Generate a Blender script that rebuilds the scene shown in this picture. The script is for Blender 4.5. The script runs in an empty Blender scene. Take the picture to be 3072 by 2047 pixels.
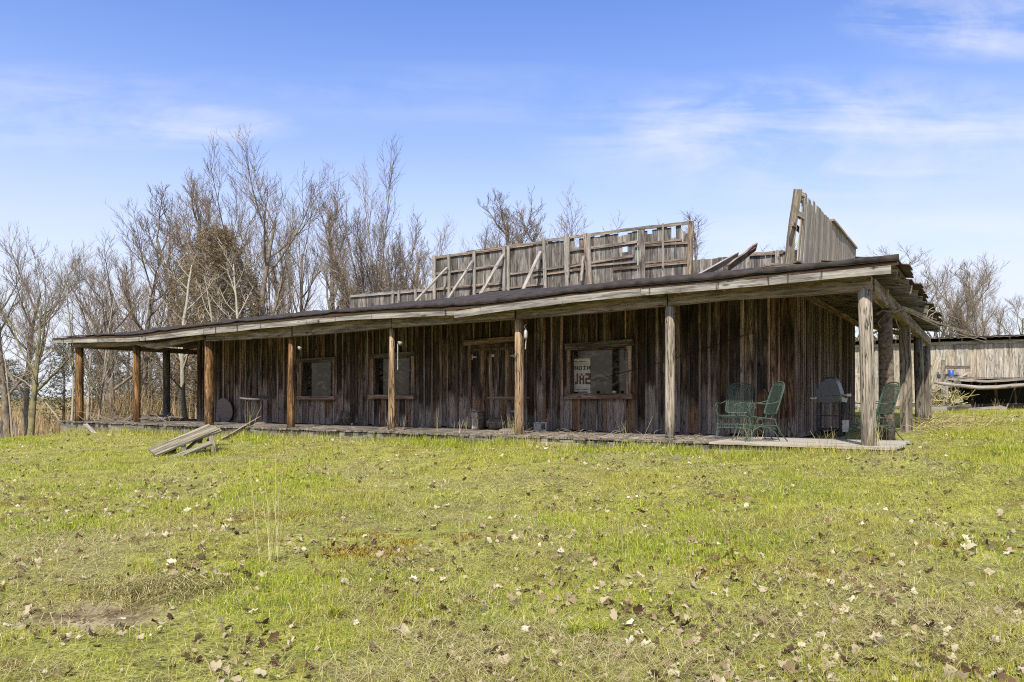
import bpy, math, random
import numpy as np
from mathutils import Vector, Matrix

# ------------------------------------------------------------------ camera, world, sun
SC = bpy.context.scene
COL = SC.collection
F, CX, HZ, CZ = 2260.0, 1536.0, 1192.0, 0.76       # photo focal length (px), centre column, horizon row, eye height
cam = bpy.data.cameras.new('camera')
cam.sensor_width = 36.0
cam.lens = F / 3072 * 36
cam.shift_y = (HZ - 1023.5) / 3072
cam.clip_start = 0.1
cam.clip_end = 5000
camo = bpy.data.objects.new('camera', cam)
camo.location = (0, 0, CZ)
camo.rotation_euler = (math.radians(90), 0, 0)
COL.objects.link(camo)
SC.camera = camo

SUN_EL = math.radians(50)
SUN_AZ = math.radians(192)
wd = bpy.data.worlds.new('World')
SC.world = wd
wd.use_nodes = True
nt = wd.node_tree
nt.nodes.clear()
def N(t, kind, **kw):
    n = t.nodes.new(kind)
    for k, v in kw.items():
        if k in ('location',): continue
        setattr(n, k, v)
    return n
def math_n(t, op, a, b=None, c=None, clamp=False):
    n = t.nodes.new('ShaderNodeMath'); n.operation = op; n.use_clamp = clamp
    for i, x in enumerate((a, b, c)):
        if x is None: continue
        if isinstance(x, (int, float)): n.inputs[i].default_value = x
        else: t.links.new(x, n.inputs[i])
    return n.outputs[0]
def mix_n(t, fac, a, b, blend='MIX'):
    n = t.nodes.new('ShaderNodeMix'); n.data_type = 'RGBA'; n.blend_type = blend; n.clamp_factor = True
    for s, x in ((0, fac), (6, a), (7, b)):
        if isinstance(x, (int, float)): n.inputs[s].default_value = x
        elif isinstance(x, tuple): n.inputs[s].default_value = (*x[:3], 1)
        else: t.links.new(x, n.inputs[s])
    return n.outputs[2]
def ramp_n(t, fac, stops, interp='LINEAR'):
    n = t.nodes.new('ShaderNodeValToRGB'); r = n.color_ramp; r.interpolation = interp
    while len(r.elements) < len(stops): r.elements.new(0.5)
    for e, (p, c) in zip(r.elements, stops):
        e.position = p
        e.color = (c, c, c, 1) if isinstance(c, (int, float)) else (*c, 1)
    t.links.new(fac, n.inputs[0])
    return n.outputs[0]
def noise_n(t, vec, scale, detail=4, rough=0.55, dist=0.0):
    n = t.nodes.new('ShaderNodeTexNoise')
    n.inputs['Scale'].default_value = scale; n.inputs['Detail'].default_value = detail
    n.inputs['Roughness'].default_value = rough; n.inputs['Distortion'].default_value = dist
    if vec is not None: t.links.new(vec, n.inputs['Vector'])
    return n.outputs[0]
def map_n(t, vec, scale=(1, 1, 1), rot=(0, 0, 0), loc=(0, 0, 0)):
    n = t.nodes.new('ShaderNodeMapping')
    n.inputs['Scale'].default_value = scale; n.inputs['Rotation'].default_value = rot; n.inputs['Location'].default_value = loc
    t.links.new(vec, n.inputs['Vector'])
    return n.outputs[0]

sky = N(nt, 'ShaderNodeTexSky')
sky.sky_type = 'NISHITA'; sky.sun_disc = False
sky.sun_elevation = SUN_EL; sky.sun_rotation = SUN_AZ
sky.air_density = 1.0; sky.dust_density = 0.6; sky.ozone_density = 2.5; sky.altitude = 200
tc = N(nt, 'ShaderNodeTexCoord')
# cirrus: direction projected on a high flat layer, stretched
sep = N(nt, 'ShaderNodeSeparateXYZ'); nt.links.new(tc.outputs['Generated'], sep.inputs[0])
yy = math_n(nt, 'MAXIMUM', sep.outputs[1], 0.15)
az = math_n(nt, 'DIVIDE', sep.outputs[0], yy)
el = math_n(nt, 'DIVIDE', sep.outputs[2], yy)
cmb = N(nt, 'ShaderNodeCombineXYZ'); nt.links.new(az, cmb.inputs[0]); nt.links.new(el, cmb.inputs[1])
n1 = noise_n(nt, map_n(nt, cmb.outputs[0], (2.6, 15, 1), (0, 0, -0.10), (3.1, 0.4, 0)), 1.0, 10, 0.60, 0.9)
n2 = noise_n(nt, map_n(nt, cmb.outputs[0], (6, 9, 1), (0, 0, 0.5), (1.1, 2.4, 0)), 1.0, 8, 0.62, 0.5)
gate = None
for (ca, ce, ra_, re_, am) in ((0.42, 0.345, 0.42, 0.10, 1.0), (0.62, 0.50, 0.20, 0.06, 1.0), (-0.62, 0.38, 0.28, 0.07, 0.5), (-0.42, 0.36, 0.16, 0.035, 0.9), (0.55, 0.20, 0.5, 0.06, 0.9), (-0.1, 0.40, 0.5, 0.05, 0.25), (0.2, 0.14, 0.6, 0.05, 0.6)):
    a_ = math_n(nt, 'DIVIDE', math_n(nt, 'SUBTRACT', az, ca), ra_); b_ = math_n(nt, 'DIVIDE', math_n(nt, 'SUBTRACT', el, ce), re_)
    d_ = math_n(nt, 'ADD', math_n(nt, 'MULTIPLY', a_, a_), math_n(nt, 'MULTIPLY', b_, b_))
    g_ = math_n(nt, 'MULTIPLY', math_n(nt, 'SUBTRACT', 1.0, d_, clamp=True), am)
    gate = g_ if gate is None else math_n(nt, 'MAXIMUM', gate, g_)
cl = math_n(nt, 'ADD', math_n(nt, 'MULTIPLY', n1, 0.6), math_n(nt, 'MULTIPLY', n2, 0.4))
cl = math_n(nt, 'MULTIPLY', ramp_n(nt, cl, [(0.42, 0.0), (0.64, 1.0)]), ramp_n(nt, gate, [(0.0, 0.0), (0.7, 1.0)]))
cl = math_n(nt, 'MULTIPLY', cl, 0.66)
hz = ramp_n(nt, sep.outputs[2], [(0.0, 0.97), (0.12, 0.86), (0.245, 0.48), (0.31, 0.26), (0.385, 0.12), (0.47, 0.03), (0.56, 0.04), (0.72, 0.55), (1.0, 0.65)])  # horizon haze, plus whitening added overhead out of frame for neutral fill light
hz = math_n(nt, 'MAXIMUM', hz, ramp_n(nt, math_n(nt, 'MULTIPLY', sep.outputs[1], -1.0), [(0.0, 0.0), (0.5, 0.6)]))  # sky behind the camera also whitened to keep the fill neutral
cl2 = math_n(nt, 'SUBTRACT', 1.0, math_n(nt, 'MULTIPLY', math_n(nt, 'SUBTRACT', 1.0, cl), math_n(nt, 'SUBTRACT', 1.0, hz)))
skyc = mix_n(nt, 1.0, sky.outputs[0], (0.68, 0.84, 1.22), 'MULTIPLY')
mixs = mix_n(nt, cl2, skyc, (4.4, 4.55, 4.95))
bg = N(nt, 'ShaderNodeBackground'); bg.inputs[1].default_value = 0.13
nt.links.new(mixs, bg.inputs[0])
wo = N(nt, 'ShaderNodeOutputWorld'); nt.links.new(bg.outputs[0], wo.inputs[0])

sl = bpy.data.lights.new('sun', 'SUN')
sl.energy = 3.9; sl.angle = math.radians(1.0); sl.color = (1.0, 0.93, 0.80)
so = bpy.data.objects.new('sun', sl)
tosun = Vector((math.sin(SUN_AZ) * math.cos(SUN_EL), math.cos(SUN_AZ) * math.cos(SUN_EL), math.sin(SUN_EL)))
so.rotation_euler = tosun.to_track_quat('Z', 'Y').to_euler()
so.location = (0, -5, 30)
COL.objects.link(so)
vs = SC.view_settings
vs.view_transform = 'Standard'; vs.look = 'None'; vs.gamma = 1; vs.use_curve_mapping = False
vs.exposure = 0.65
SC.cycles.filter_width = 1.1
SC.cycles.use_denoising = False
SC.cycles.sample_clamp_indirect = 4.0

# ------------------------------------------------------------------ helpers
R = random.Random(7)
def P(u, v, z=0.0):
    """building frame: u runs left along the porch front, v runs back into the building"""
    return Vector((5.61 - 0.844 * u + 0.537 * v, 11.84 + 0.537 * u + 0.844 * v, z))
DU, DV, DZ = Vector((-0.844, 0.537, 0)), Vector((0.537, 0.844, 0)), Vector((0, 0, 1))
def onv(px, py, v):
    """photo column/row measured on the real plane v = const -> (u, z)"""
    k = (px - CX) / F
    u = (5.61 + 0.537 * v - k * (11.84 + 0.844 * v)) / (0.844 + 0.537 * k)
    return u, CZ + (HZ - py) / F * (11.84 + 0.537 * u + 0.844 * v)
def at(px, Y): return (px - CX) / F * Y
def zat(py, Y): return CZ + (HZ - py) / F * Y
def lerp(xs, ys, x): return float(np.interp(x, xs, ys))

class MB:
    def __init__(s): s.v, s.f, s.uv = [], [], []
    def quadstrip(s, rings, vlen, perim, cap=True, off=None):
        """rings: list of equal-length closed point rings; vlen: distance along; perim: list of around coords"""
        ou, ov = off or (R.random() * 50, R.random() * 50)
        n = len(rings[0]); b = len(s.v)
        for r in rings: s.v += [tuple(p) for p in r]
        for i in range(len(rings) - 1):
            for j in range(n):
                k = (j + 1) % n
                s.f.append((b + i * n + j, b + i * n + k, b + (i + 1) * n + k, b + (i + 1) * n + j))
                pj, pk = perim[j], perim[j + 1]
                s.uv += [(vlen[i] + ou, pj + ov), (vlen[i] + ou, pk + ov), (vlen[i + 1] + ou, pk + ov), (vlen[i + 1] + ou, pj + ov)]
        if cap:
            for i, rev in ((0, True), (len(rings) - 1, False)):
                idx = [b + i * n + j for j in range(n)]
                if rev: idx = idx[::-1]
                s.f.append(tuple(idx))
                c = sum((Vector(s.v[q]) for q in idx), Vector()) / n
                s.uv += [((Vector(s.v[q]) - c).dot(Vector((.6, .6, .5))) * .3 + ou, (Vector(s.v[q]) - c).dot(Vector((.3, -.7, .6))) + ov) for q in idx]
    def board(s, p0, p1, wdir, w, t, segs=1, warp=0.0, w1=None, off=None):
        p0, p1 = Vector(p0), Vector(p1)
        ax = (p1 - p0); L = ax.length; ax.normalize()
        wv = Vector(wdir); wv = (wv - ax * wv.dot(ax)).normalized(); nv = ax.cross(wv)
        rings, vl = [], []
        for i in range(segs + 1):
            q = i / segs; c = p0.lerp(p1, q)
            if warp and 0 < i < segs or (warp and segs == 1): c = c + wv * R.uniform(-warp, warp) + nv * R.uniform(-warp, warp)
            ww = (w if w1 is None else w + (w1 - w) * q) / 2
            rings.append([c - wv * ww - nv * t / 2, c + wv * ww - nv * t / 2, c + wv * ww + nv * t / 2, c - wv * ww + nv * t / 2])
            vl.append(q * L)
        s.quadstrip(rings, vl, [0, w, w + t, 2 * w + t, 2 * w + 2 * t], off=off)
    def strip(s, tops, bots, nvec):
        """plank outline given by matching top and bottom points, thickness vector nvec"""
        n = Vector(nvec); rings, vl = [], []; d = 0
        for i, (a, b_) in enumerate(zip(tops, bots)):
            a, b_ = Vector(a), Vector(b_)
            if i: d += (a - Vector(tops[i - 1])).length
            rings.append([b_, a, a + n, b_ + n]); vl.append(d)
        w = (Vector(tops[0]) - Vector(bots[0])).length; t = n.length
        s.quadstrip(rings, vl, [0, w, w + t, 2 * w + t, 2 * w + 2 * t])
    def tube(s, pts, rad, n=8, jit=0.0, cap=True, flat=1.0):
        pts = [Vector(p) for p in pts]
        if isinstance(rad, (int, float)): rad = [rad] * len(pts)
        ref = Vector((0, 0, 1)) if abs((pts[-1] - pts[0]).normalized().z) < 0.9 else Vector((1, 0, 0))
        rings, vl, d = [], [], 0
        jj = [1 + R.uniform(-jit, jit) for _ in range(n)]
        for i, p in enumerate(pts):
            a = pts[min(i + 1, len(pts) - 1)] - pts[max(i - 1, 0)]
            a.normalize(); x = a.cross(ref).normalized(); y = a.cross(x)
            if i: d += (p - pts[i - 1]).length
            rings.append([p + (x * math.cos(2 * math.pi * j / n) + y * math.sin(2 * math.pi * j / n) * flat) * rad[i] * jj[j] * (1 + R.uniform(-jit, jit) * .4) for j in range(n)])
            vl.append(d)
        s.quadstrip(rings, vl, [2 * math.pi * rad[0] * j / n for j in range(n + 1)], cap)
    def rock(s, c, r, sc=(1, 1, 1), n=7, m=5, jit=.2):
        rings = []
        for i in range(m + 1):
            th = math.pi * (0.04 + 0.92 * i / m)
            rings.append([Vector(c) + Vector((math.sin(th) * math.cos(2 * math.pi * j / n) * sc[0], math.sin(th) * math.sin(2 * math.pi * j / n) * sc[1], -math.cos(th) * sc[2])) * r * (1 + R.uniform(-jit, jit)) for j in range(n)])
        s.quadstrip(rings, [r * i for i in range(m + 1)], [r * j for j in range(n + 1)])
    def build(s, name, mat, parent=None, smooth=False, bevel=0):
        me = bpy.data.meshes.new(name)
        me.from_pydata(s.v, [], s.f)
        if s.uv:
            l = me.uv_layers.new(name='UVMap')
            l.data.foreach_set('uv', np.array(s.uv, dtype=np.float32).ravel())
        me.materials.append(mat)
        if smooth: me.polygons.foreach_set('use_smooth', [True] * len(me.polygons))
        me.validate(); me.update()
        o = bpy.data.objects.new(name, me); COL.objects.link(o)
        if parent: setpar(o, parent)
        return o
def gpos(o):
    v = Vector(o.location); p = o
    while p.parent: p = p.parent; v += Vector(p.location)
    return v
def setpar(o, parent):
    # meshes are written in world coordinates; only translations are used before copies are posed
    o.parent = parent
    o.location = -gpos(parent)
def tag(o, label=None, cat=None, group=None, kind=None):
    if label: o['label'] = label
    if cat: o['category'] = cat
    if group: o['group'] = group
    if kind: o['kind'] = kind
    return o
def thing(name, loc, label, cat, group=None):
    o = bpy.data.objects.new(name, None); o.location = loc; COL.objects.link(o)
    o.empty_display_size = .2
    return tag(o, label, cat, group)
def origin_to(o, loc):
    loc = Vector(loc); o.data.transform(Matrix.Translation(-loc)); o.location = loc
    return o
def copy_tree(o, parent=None):
    c = o.copy(); COL.objects.link(c); c.parent = parent
    for ch in list(o.children): copy_tree(ch, c)
    return c

# ------------------------------------------------------------------ materials
def newmat(name):
    m = bpy.data.materials.new(name); m.use_nodes = True
    t = m.node_tree; b = t.nodes['Principled BSDF']
    b.inputs['Specular IOR Level'].default_value = 0.25
    return m, t, b
def wood(name, dark, mid, light, var=0.35, stain=0.5, knots=0.5, bottom=None, streak=0.0, bump=0.5, rough=0.85, moss=0.0, gs=1.0, crack=0.0):
    m, t, b = newmat(name)
    uv = N(t, 'ShaderNodeUVMap').outputs[0]
    geo = N(t, 'ShaderNodeNewGeometry')
    rnd = geo.outputs['Random Per Island']
    g1 = noise_n(t, map_n(t, uv, (1.6 * max(gs, .6), 34 * gs, 1)), 1.0, 5, 0.62, 0.5)
    g2 = noise_n(t, map_n(t, uv, (5, 150 * gs, 1)), 1.0, 3, 0.6)
    gg = math_n(t, 'ADD', math_n(t, 'MULTIPLY', g1, 0.65), math_n(t, 'MULTIPLY', g2, 0.35))
    col = ramp_n(t, gg, [(0.36, tuple(c * .7 for c in dark)), (0.50, mid), (0.63, light)])
    # per board tone
    r2 = math_n(t, 'FRACT', math_n(t, 'MULTIPLY', rnd, 13.7))
    hs = N(t, 'ShaderNodeHueSaturation')
    t.links.new(col, hs.inputs['Color'])
    t.links.new(math_n(t, 'ADD', 1 - var, math_n(t, 'MULTIPLY', rnd, 2 * var)), hs.inputs['Value'])
    t.links.new(math_n(t, 'ADD', 0.75, math_n(t, 'MULTIPLY', r2, 0.6)), hs.inputs['Saturation'])
    col = hs.outputs[0]
    # blotchy stains along the board
    st = noise_n(t, map_n(t, uv, (1.1, 6, 1)), 1.0, 5, 0.6, 0.4)
    sm = ramp_n(t, st, [(0.44, 0.0), (0.66, 1.0)])
    col = mix_n(t, math_n(t, 'MULTIPLY', sm, stain), col, tuple(c * 0.28 for c in dark))
    if knots:
        vo = N(t, 'ShaderNodeTexVoronoi'); vo.inputs['Scale'].default_value = 1.0
        t.links.new(map_n(t, uv, (2.3, 6.5, 1)), vo.inputs['Vector'])
        km = ramp_n(t, vo.outputs['Distance'], [(0.09, 1.0), (0.20, 0.0)])
        col = mix_n(t, math_n(t, 'MULTIPLY', km, knots), col, tuple(c * 0.22 for c in dark))
    if bottom is not None:
        pz = N(t, 'ShaderNodeSeparateXYZ'); t.links.new(geo.outputs['Position'], pz.inputs[0])
        nb = noise_n(t, map_n(t, uv, (3.5, 9, 1)), 1.0, 4, 0.6)
        r3 = math_n(t, 'FRACT', math_n(t, 'MULTIPLY', rnd, 29.3))
        lim = math_n(t, 'ADD', math_n(t, 'ADD', 0.05, math_n(t, 'MULTIPLY', r3, 1.0)), math_n(t, 'MULTIPLY', nb, 0.55))
        d = math_n(t, 'SUBTRACT', lim, pz.outputs[2])
        mk = math_n(t, 'MULTIPLY', math_n(t, 'MULTIPLY', d, 4.0, clamp=True), math_n(t, 'MULTIPLY', gg, 1.5, clamp=True))
        r4 = math_n(t, 'FRACT', math_n(t, 'MULTIPLY', rnd, 57.1))
        bc = ramp_n(t, r4, [(0.0, bottom), (0.5, tuple(c * .62 for c in bottom)), (0.68, (0.30, 0.17, 0.09)), (0.80, tuple(c * .5 for c in bottom)), (1, tuple(c * 1.1 for c in bottom))], 'CONSTANT')
        bc = mix_n(t, 1.0, bc, ramp_n(t, g2, [(0.3, 0.5), (0.65, 1.15)]), 'MULTIPLY')
        col = mix_n(t, mk, col, bc)
    if crack:
        cn = noise_n(t, map_n(t, uv, (0.9, 11, 1), loc=(3, 7, 0)), 1.0, 3, 0.5, 0.3)
        cm = ramp_n(t, math_n(t, 'ABSOLUTE', math_n(t, 'SUBTRACT', cn, 0.5)), [(0.006, 1.0), (0.022, 0.0)])
        col = mix_n(t, math_n(t, 'MULTIPLY', cm, crack), col, (0.018, 0.014, 0.011))
    if streak:
        sx = noise_n(t, map_n(t, uv, (9, 0.9, 1)), 1.0, 2, 0.5)
        k2 = ramp_n(t, sx, [(0.64, 0.0), (0.69, 1.0)])
        col = mix_n(t, math_n(t, 'MULTIPLY', k2, streak), col, (0.02, 0.018, 0.016))
    if moss:
        mn = noise_n(t, map_n(t, geo.outputs['Position'], (2, 2, 2)), 1.0, 5, 0.6)
        col = mix_n(t, math_n(t, 'MULTIPLY', ramp_n(t, mn, [(0.5, 0), (0.65, 1)]), moss), col, (0.10, 0.11, 0.03))
    t.links.new(col, b.inputs['Base Color'])
    b.inputs['Roughness'].default_value = rough
    bp = N(t, 'ShaderNodeBump'); bp.inputs['Strength'].default_value = bump; bp.inputs['Distance'].default_value = 0.012
    t.links.new(gg, bp.inputs['Height']); t.links.new(bp.outputs[0], b.inputs['Normal'])
    return m
def plain(name, c, rough=0.7, metal=0.0, var=0.25, scale=12.0, c2=None, bump=0.2, isl=0.0, spec=0.25):
    m, t, b = newmat(name)
    geo = N(t, 'ShaderNodeNewGeometry')
    n = noise_n(t, geo.outputs['Position'], scale, 6, 0.6, 0.3)
    c2 = c2 or tuple(x * (1 - var) for x in c)
    col = ramp_n(t, n, [(0.35, c2), (0.62, c)])
    if isl:
        hs = N(t, 'ShaderNodeHueSaturation'); t.links.new(col, hs.inputs['Color'])
        t.links.new(math_n(t, 'ADD', 1 - isl, math_n(t, 'MULTIPLY', geo.outputs['Random Per Island'], 2 * isl)), hs.inputs['Value'])
        col = hs.outputs[0]
    t.links.new(col, b.inputs['Base Color'])
    b.inputs['Roughness'].default_value = rough; b.inputs['Metallic'].default_value = metal
    b.inputs['Specular IOR Level'].default_value = spec
    bp = N(t, 'ShaderNodeBump'); bp.inputs['Strength'].default_value = bump; bp.inputs['Distance'].default_value = 0.01
    t.links.new(n, bp.inputs['Height']); t.links.new(bp.outputs[0], b.inputs['Normal'])
    return m
def leafy(name, stops, trans=0.35, patch=None):
    m = bpy.data.materials.new(name); m.use_nodes = True; t = m.node_tree; t.nodes.clear()
    geo = N(t, 'ShaderNodeNewGeometry')
    col = ramp_n(t, geo.outputs['Random Per Island'], stops)
    if patch:
        n = noise_n(t, geo.outputs['Position'], 0.55, 4, 0.6)
        col = mix_n(t, ramp_n(t, n, [(0.42, 0), (0.62, 1)]), col, mix_n(t, 0.6, col, patch))
    d = N(t, 'ShaderNodeBsdfDiffuse'); tr = N(t, 'ShaderNodeBsdfTranslucent'); mx = N(t, 'ShaderNodeMixShader')
    t.links.new(col, d.inputs[0]); t.links.new(col, tr.inputs[0]); mx.inputs[0].default_value = trans
    t.links.new(d.outputs[0], mx.inputs[1]); t.links.new(tr.outputs[0], mx.inputs[2])
    o = N(t, 'ShaderNodeOutputMaterial'); t.links.new(mx.outputs[0], o.inputs[0])
    return m

M = {}
M['wall'] = wood('barn_siding', (0.033, 0.021, 0.017), (0.110, 0.073, 0.051), (0.290, 0.205, 0.148), gs=.42, crack=.85, var=0.66, stain=0.98, knots=0.9, bottom=(0.40, 0.325, 0.265), bump=0.8)
M['sidewall'] = wood('dark_side_boards', (0.020, 0.013, 0.011), (0.078, 0.053, 0.043), (0.21, 0.155, 0.13), gs=.5, var=0.65, stain=0.9, knots=0.6, bottom=(0.30, 0.26, 0.22), bump=0.8)
M['batten'] = wood('batten_wood', (0.055, 0.036, 0.029), (0.21, 0.150, 0.122), (0.48, 0.38, 0.32), gs=.6, var=0.7, stain=0.6, knots=0.6, bottom=(0.44, 0.36, 0.31), bump=0.8)
M['parapet'] = wood('parapet_boards', (0.09, 0.08, 0.072), (0.22, 0.20, 0.178), (0.355, 0.33, 0.302), gs=.55, var=0.42, stain=0.9, knots=0.6, bump=0.6)
M['sidepar'] = wood('weathered_parapet_boards', (0.13, 0.112, 0.092), (0.30, 0.265, 0.22), (0.46, 0.415, 0.355), var=0.3, stain=0.35, knots=0.4, bump=0.7, moss=0.1)
M['grey'] = wood('grey_timber', (0.14, 0.128, 0.118), (0.31, 0.287, 0.262), (0.47, 0.44, 0.405), var=0.22, stain=0.35, knots=0.8, bump=0.5)
M['fascia'] = wood('fascia_board', (0.125, 0.115, 0.107), (0.290, 0.272, 0.252), (0.46, 0.438, 0.408), gs=.6, var=0.14, stain=0.6, knots=0.7, streak=0.8, bump=0.5)
M['header'] = wood('header_beam', (0.095, 0.072, 0.058), (0.275, 0.222, 0.182), (0.43, 0.37, 0.32), gs=.55, crack=.5, var=0.14, stain=0.7, knots=0.8, bump=0.5)
M['postA'] = wood('tan_post', (0.12, 0.103, 0.086), (0.345, 0.305, 0.258), (0.54, 0.495, 0.435), gs=.55, crack=.9, var=0.12, stain=0.45, knots=0.7, bump=0.9)
M['postO'] = wood('orange_post', (0.060, 0.034, 0.020), (0.21, 0.132, 0.080), (0.42, 0.31, 0.215), gs=.5, crack=.9, var=0.3, stain=0.9, knots=0.7, bump=0.5)
M['postR'] = wood('red_post', (0.12, 0.078, 0.052), (0.30, 0.218, 0.155), (0.50, 0.42, 0.335), gs=.5, crack=.9, var=0.12, stain=0.4, knots=0.7, bump=0.7)
M['postG'] = wood('grey_post', (0.09, 0.078, 0.066), (0.22, 0.195, 0.168), (0.38, 0.345, 0.30), gs=.5, crack=.9, var=0.18, stain=0.6, knots=0.7, bump=1.0)
M['bark'] = plain('rough_bark', (0.20, 0.155, 0.115), 0.95, var=0.75, scale=16, bump=1.0)
M['deck'] = wood('deck_boards', (0.10, 0.085, 0.07), (0.21, 0.185, 0.155), (0.33, 0.30, 0.26), var=0.30, stain=0.5, knots=0.4, bump=0.7)
M['decknew'] = wood('pale_deck_boards', (0.26, 0.235, 0.20), (0.42, 0.385, 0.335), (0.54, 0.50, 0.45), var=0.13, stain=0.3, knots=0.4, bump=0.6)
M['skirt'] = wood('skirt_boards', (0.09, 0.078, 0.062), (0.21, 0.19, 0.155), (0.34, 0.31, 0.26), var=0.3, stain=0.7, knots=0.3, bump=0.8)
M['oldtable'] = wood('olive_grey_boards', (0.085, 0.075, 0.056), (0.225, 0.203, 0.158), (0.37, 0.34, 0.275), gs=.6, crack=.7, var=0.15, stain=0.4, knots=0.5, bump=0.7)
M['barn'] = wood('pale_barn_boards', (0.24, 0.21, 0.17), (0.47, 0.42, 0.345), (0.64, 0.585, 0.50), gs=.5, crack=.6, var=0.16, stain=0.4, knots=0.3, bump=0.6)
M['tarp'] = plain('black_tarp', (0.060, 0.050, 0.045), 0.75, var=0.55, scale=5, bump=0.5, spec=0.12)
M['roofsheet'] = plain('rusty_roof_sheet', (0.22, 0.19, 0.165), 0.6, 0.3, c2=(0.12, 0.075, 0.05), scale=3)
M['dark'] = plain('painted_shade', (0.02, 0.018, 0.016), 0.95)  # near-black colour standing for shade under the barn eave and platform
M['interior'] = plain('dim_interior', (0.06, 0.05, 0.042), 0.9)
M['iron'] = plain('green_painted_iron', (0.072, 0.110, 0.086), 0.6, var=0.5, scale=30, bump=0.1)
M['grill'] = plain('grey_enamel', (0.085, 0.085, 0.092), 0.32, var=0.25, scale=25, bump=0.05, spec=0.5)
M['blackmetal'] = plain('black_metal', (0.02, 0.019, 0.019), 0.5, var=0.4, spec=0.4)
M['alu'] = plain('dull_aluminium', (0.55, 0.53, 0.50), 0.5, 0.4, var=0.4)
M['white'] = plain('chalky_white', (0.66, 0.64, 0.60), 0.7, var=0.3)
M['lampgrey'] = plain('dirty_lamp_glass', (0.36, 0.34, 0.31), 0.6, var=0.5, scale=40)
M['stone'] = plain('pale_stone', (0.55, 0.51, 0.44), 0.85, var=0.4)
M['block'] = plain('concrete_block', (0.50, 0.47, 0.40), 0.9, var=0.35, scale=30)
M['tabletop'] = plain('dusty_tabletop', (0.22, 0.18, 0.155), 0.7, var=0.3, scale=20)
M['rust'] = plain('rusty_metal', (0.20, 0.13, 0.09), 0.8, 0.3, var=0.5)
M['blue'] = plain('blue_plastic', (0.04, 0.10, 0.42), 0.45, var=0.3, spec=0.5)
M['twig'] = plain('twig_bark', (0.25, 0.20, 0.155), 0.9, var=0.35, scale=3, isl=0.4)
M['trunk'] = plain('trunk_bark', (0.27, 0.225, 0.175), 0.95, var=0.55, scale=7, bump=0.8)
M['trunkpale'] = plain('pale_trunk_bark', (0.42, 0.39, 0.31), 0.9, var=0.3, scale=9, bump=0.4)
M['twigpale'] = plain('pale_twig_bark', (0.34, 0.285, 0.22), 0.9, var=0.3, scale=5, isl=0.3)
M['mosstrunk'] = plain('mossy_trunk_bark', (0.20, 0.185, 0.09), 0.95, c2=(0.10, 0.085, 0.06), scale=5, bump=0.9)
M['needle'] = leafy('pine_needles', [(0, (0.10, 0.082, 0.045)), (0.5, (0.22, 0.17, 0.10)), (1, (0.38, 0.29, 0.18))], 0.2)
M['needlegreen'] = leafy('green_needles', [(0, (0.035, 0.055, 0.025)), (0.6, (0.075, 0.095, 0.045)), (1, (0.13, 0.14, 0.07))], 0.2)
M['grass'] = leafy('grass_blades', [(0, (0.085, 0.17, 0.010)), (0.35, (0.255, 0.36, 0.022)), (0.7, (0.49, 0.53, 0.045)), (1, (0.76, 0.71, 0.14))], 0.4, patch=(0.58, 0.53, 0.12))
M['straw'] = leafy('dead_grass_blades', [(0, (0.20, 0.15, 0.07)), (0.5, (0.43, 0.385, 0.17)), (1, (0.70, 0.63, 0.35))], 0.25)
M['leaf'] = leafy('fallen_leaf', [(0, (0.07, 0.04, 0.025)), (0.22, (0.18, 0.12, 0.07)), (0.42, (0.30, 0.23, 0.14)), (0.75, (0.45, 0.375, 0.25)), (0.95, (0.56, 0.49, 0.35)), (1, (0.70, 0.64, 0.50))], 0.2)
M['moss'] = leafy('rusty_moss', [(0, (0.17, 0.10, 0.02)), (0.5, (0.28, 0.17, 0.03)), (1, (0.42, 0.33, 0.06))], 0.2)
M['clod'] = plain('soil_clods', (0.27, 0.215, 0.13), 0.95, var=0.6, scale=30, isl=.4)
M['brush'] = leafy('dry_brush_stems', [(0, (0.16, 0.115, 0.065)), (0.5, (0.36, 0.26, 0.14)), (1, (0.54, 0.44, 0.28))], 0.0)
M['paper'] = plain('poster_paper', (0.66, 0.61, 0.52), 0.8, var=0.35, scale=9)
M['ink'] = plain('poster_ink', (0.12, 0.10, 0.09), 0.8)
M['inkred'] = plain('poster_red_ink', (0.17, 0.075, 0.06), 0.8)

def glass_mat():
    m = bpy.data.materials.new('dusty_glass'); m.use_nodes = True; t = m.node_tree; t.nodes.clear()
    geo = N(t, 'ShaderNodeNewGeometry')
    n = noise_n(t, map_n(t, geo.outputs['Position'], (2.6, 2.6, 5)), 1.0, 8, 0.7, 1.6)
    # old filmed-over glass: a dull dark mirror under uneven dust, its mottling also imitating reflections
    gl = N(t, 'ShaderNodeBsdfGlossy'); gl.inputs['Roughness'].default_value = 0.05; gl.inputs[0].default_value = (.082, .070, .056, 1)
    df = N(t, 'ShaderNodeBsdfDiffuse'); t.links.new(ramp_n(t, n, [(0.40, (.012, .011, .010)), (0.52, (.06, .053, .046)), (0.62, (.24, .215, .185))]), df.inputs[0])
    a = N(t, 'ShaderNodeMixShader'); a.inputs[0].default_value = 0.5
    t.links.new(gl.outputs[0], a.inputs[1]); t.links.new(df.outputs[0], a.inputs[2])
    o = N(t, 'ShaderNodeOutputMaterial'); t.links.new(a.outputs[0], o.inputs[0])
    return m
M['glass'] = glass_mat()

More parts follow.
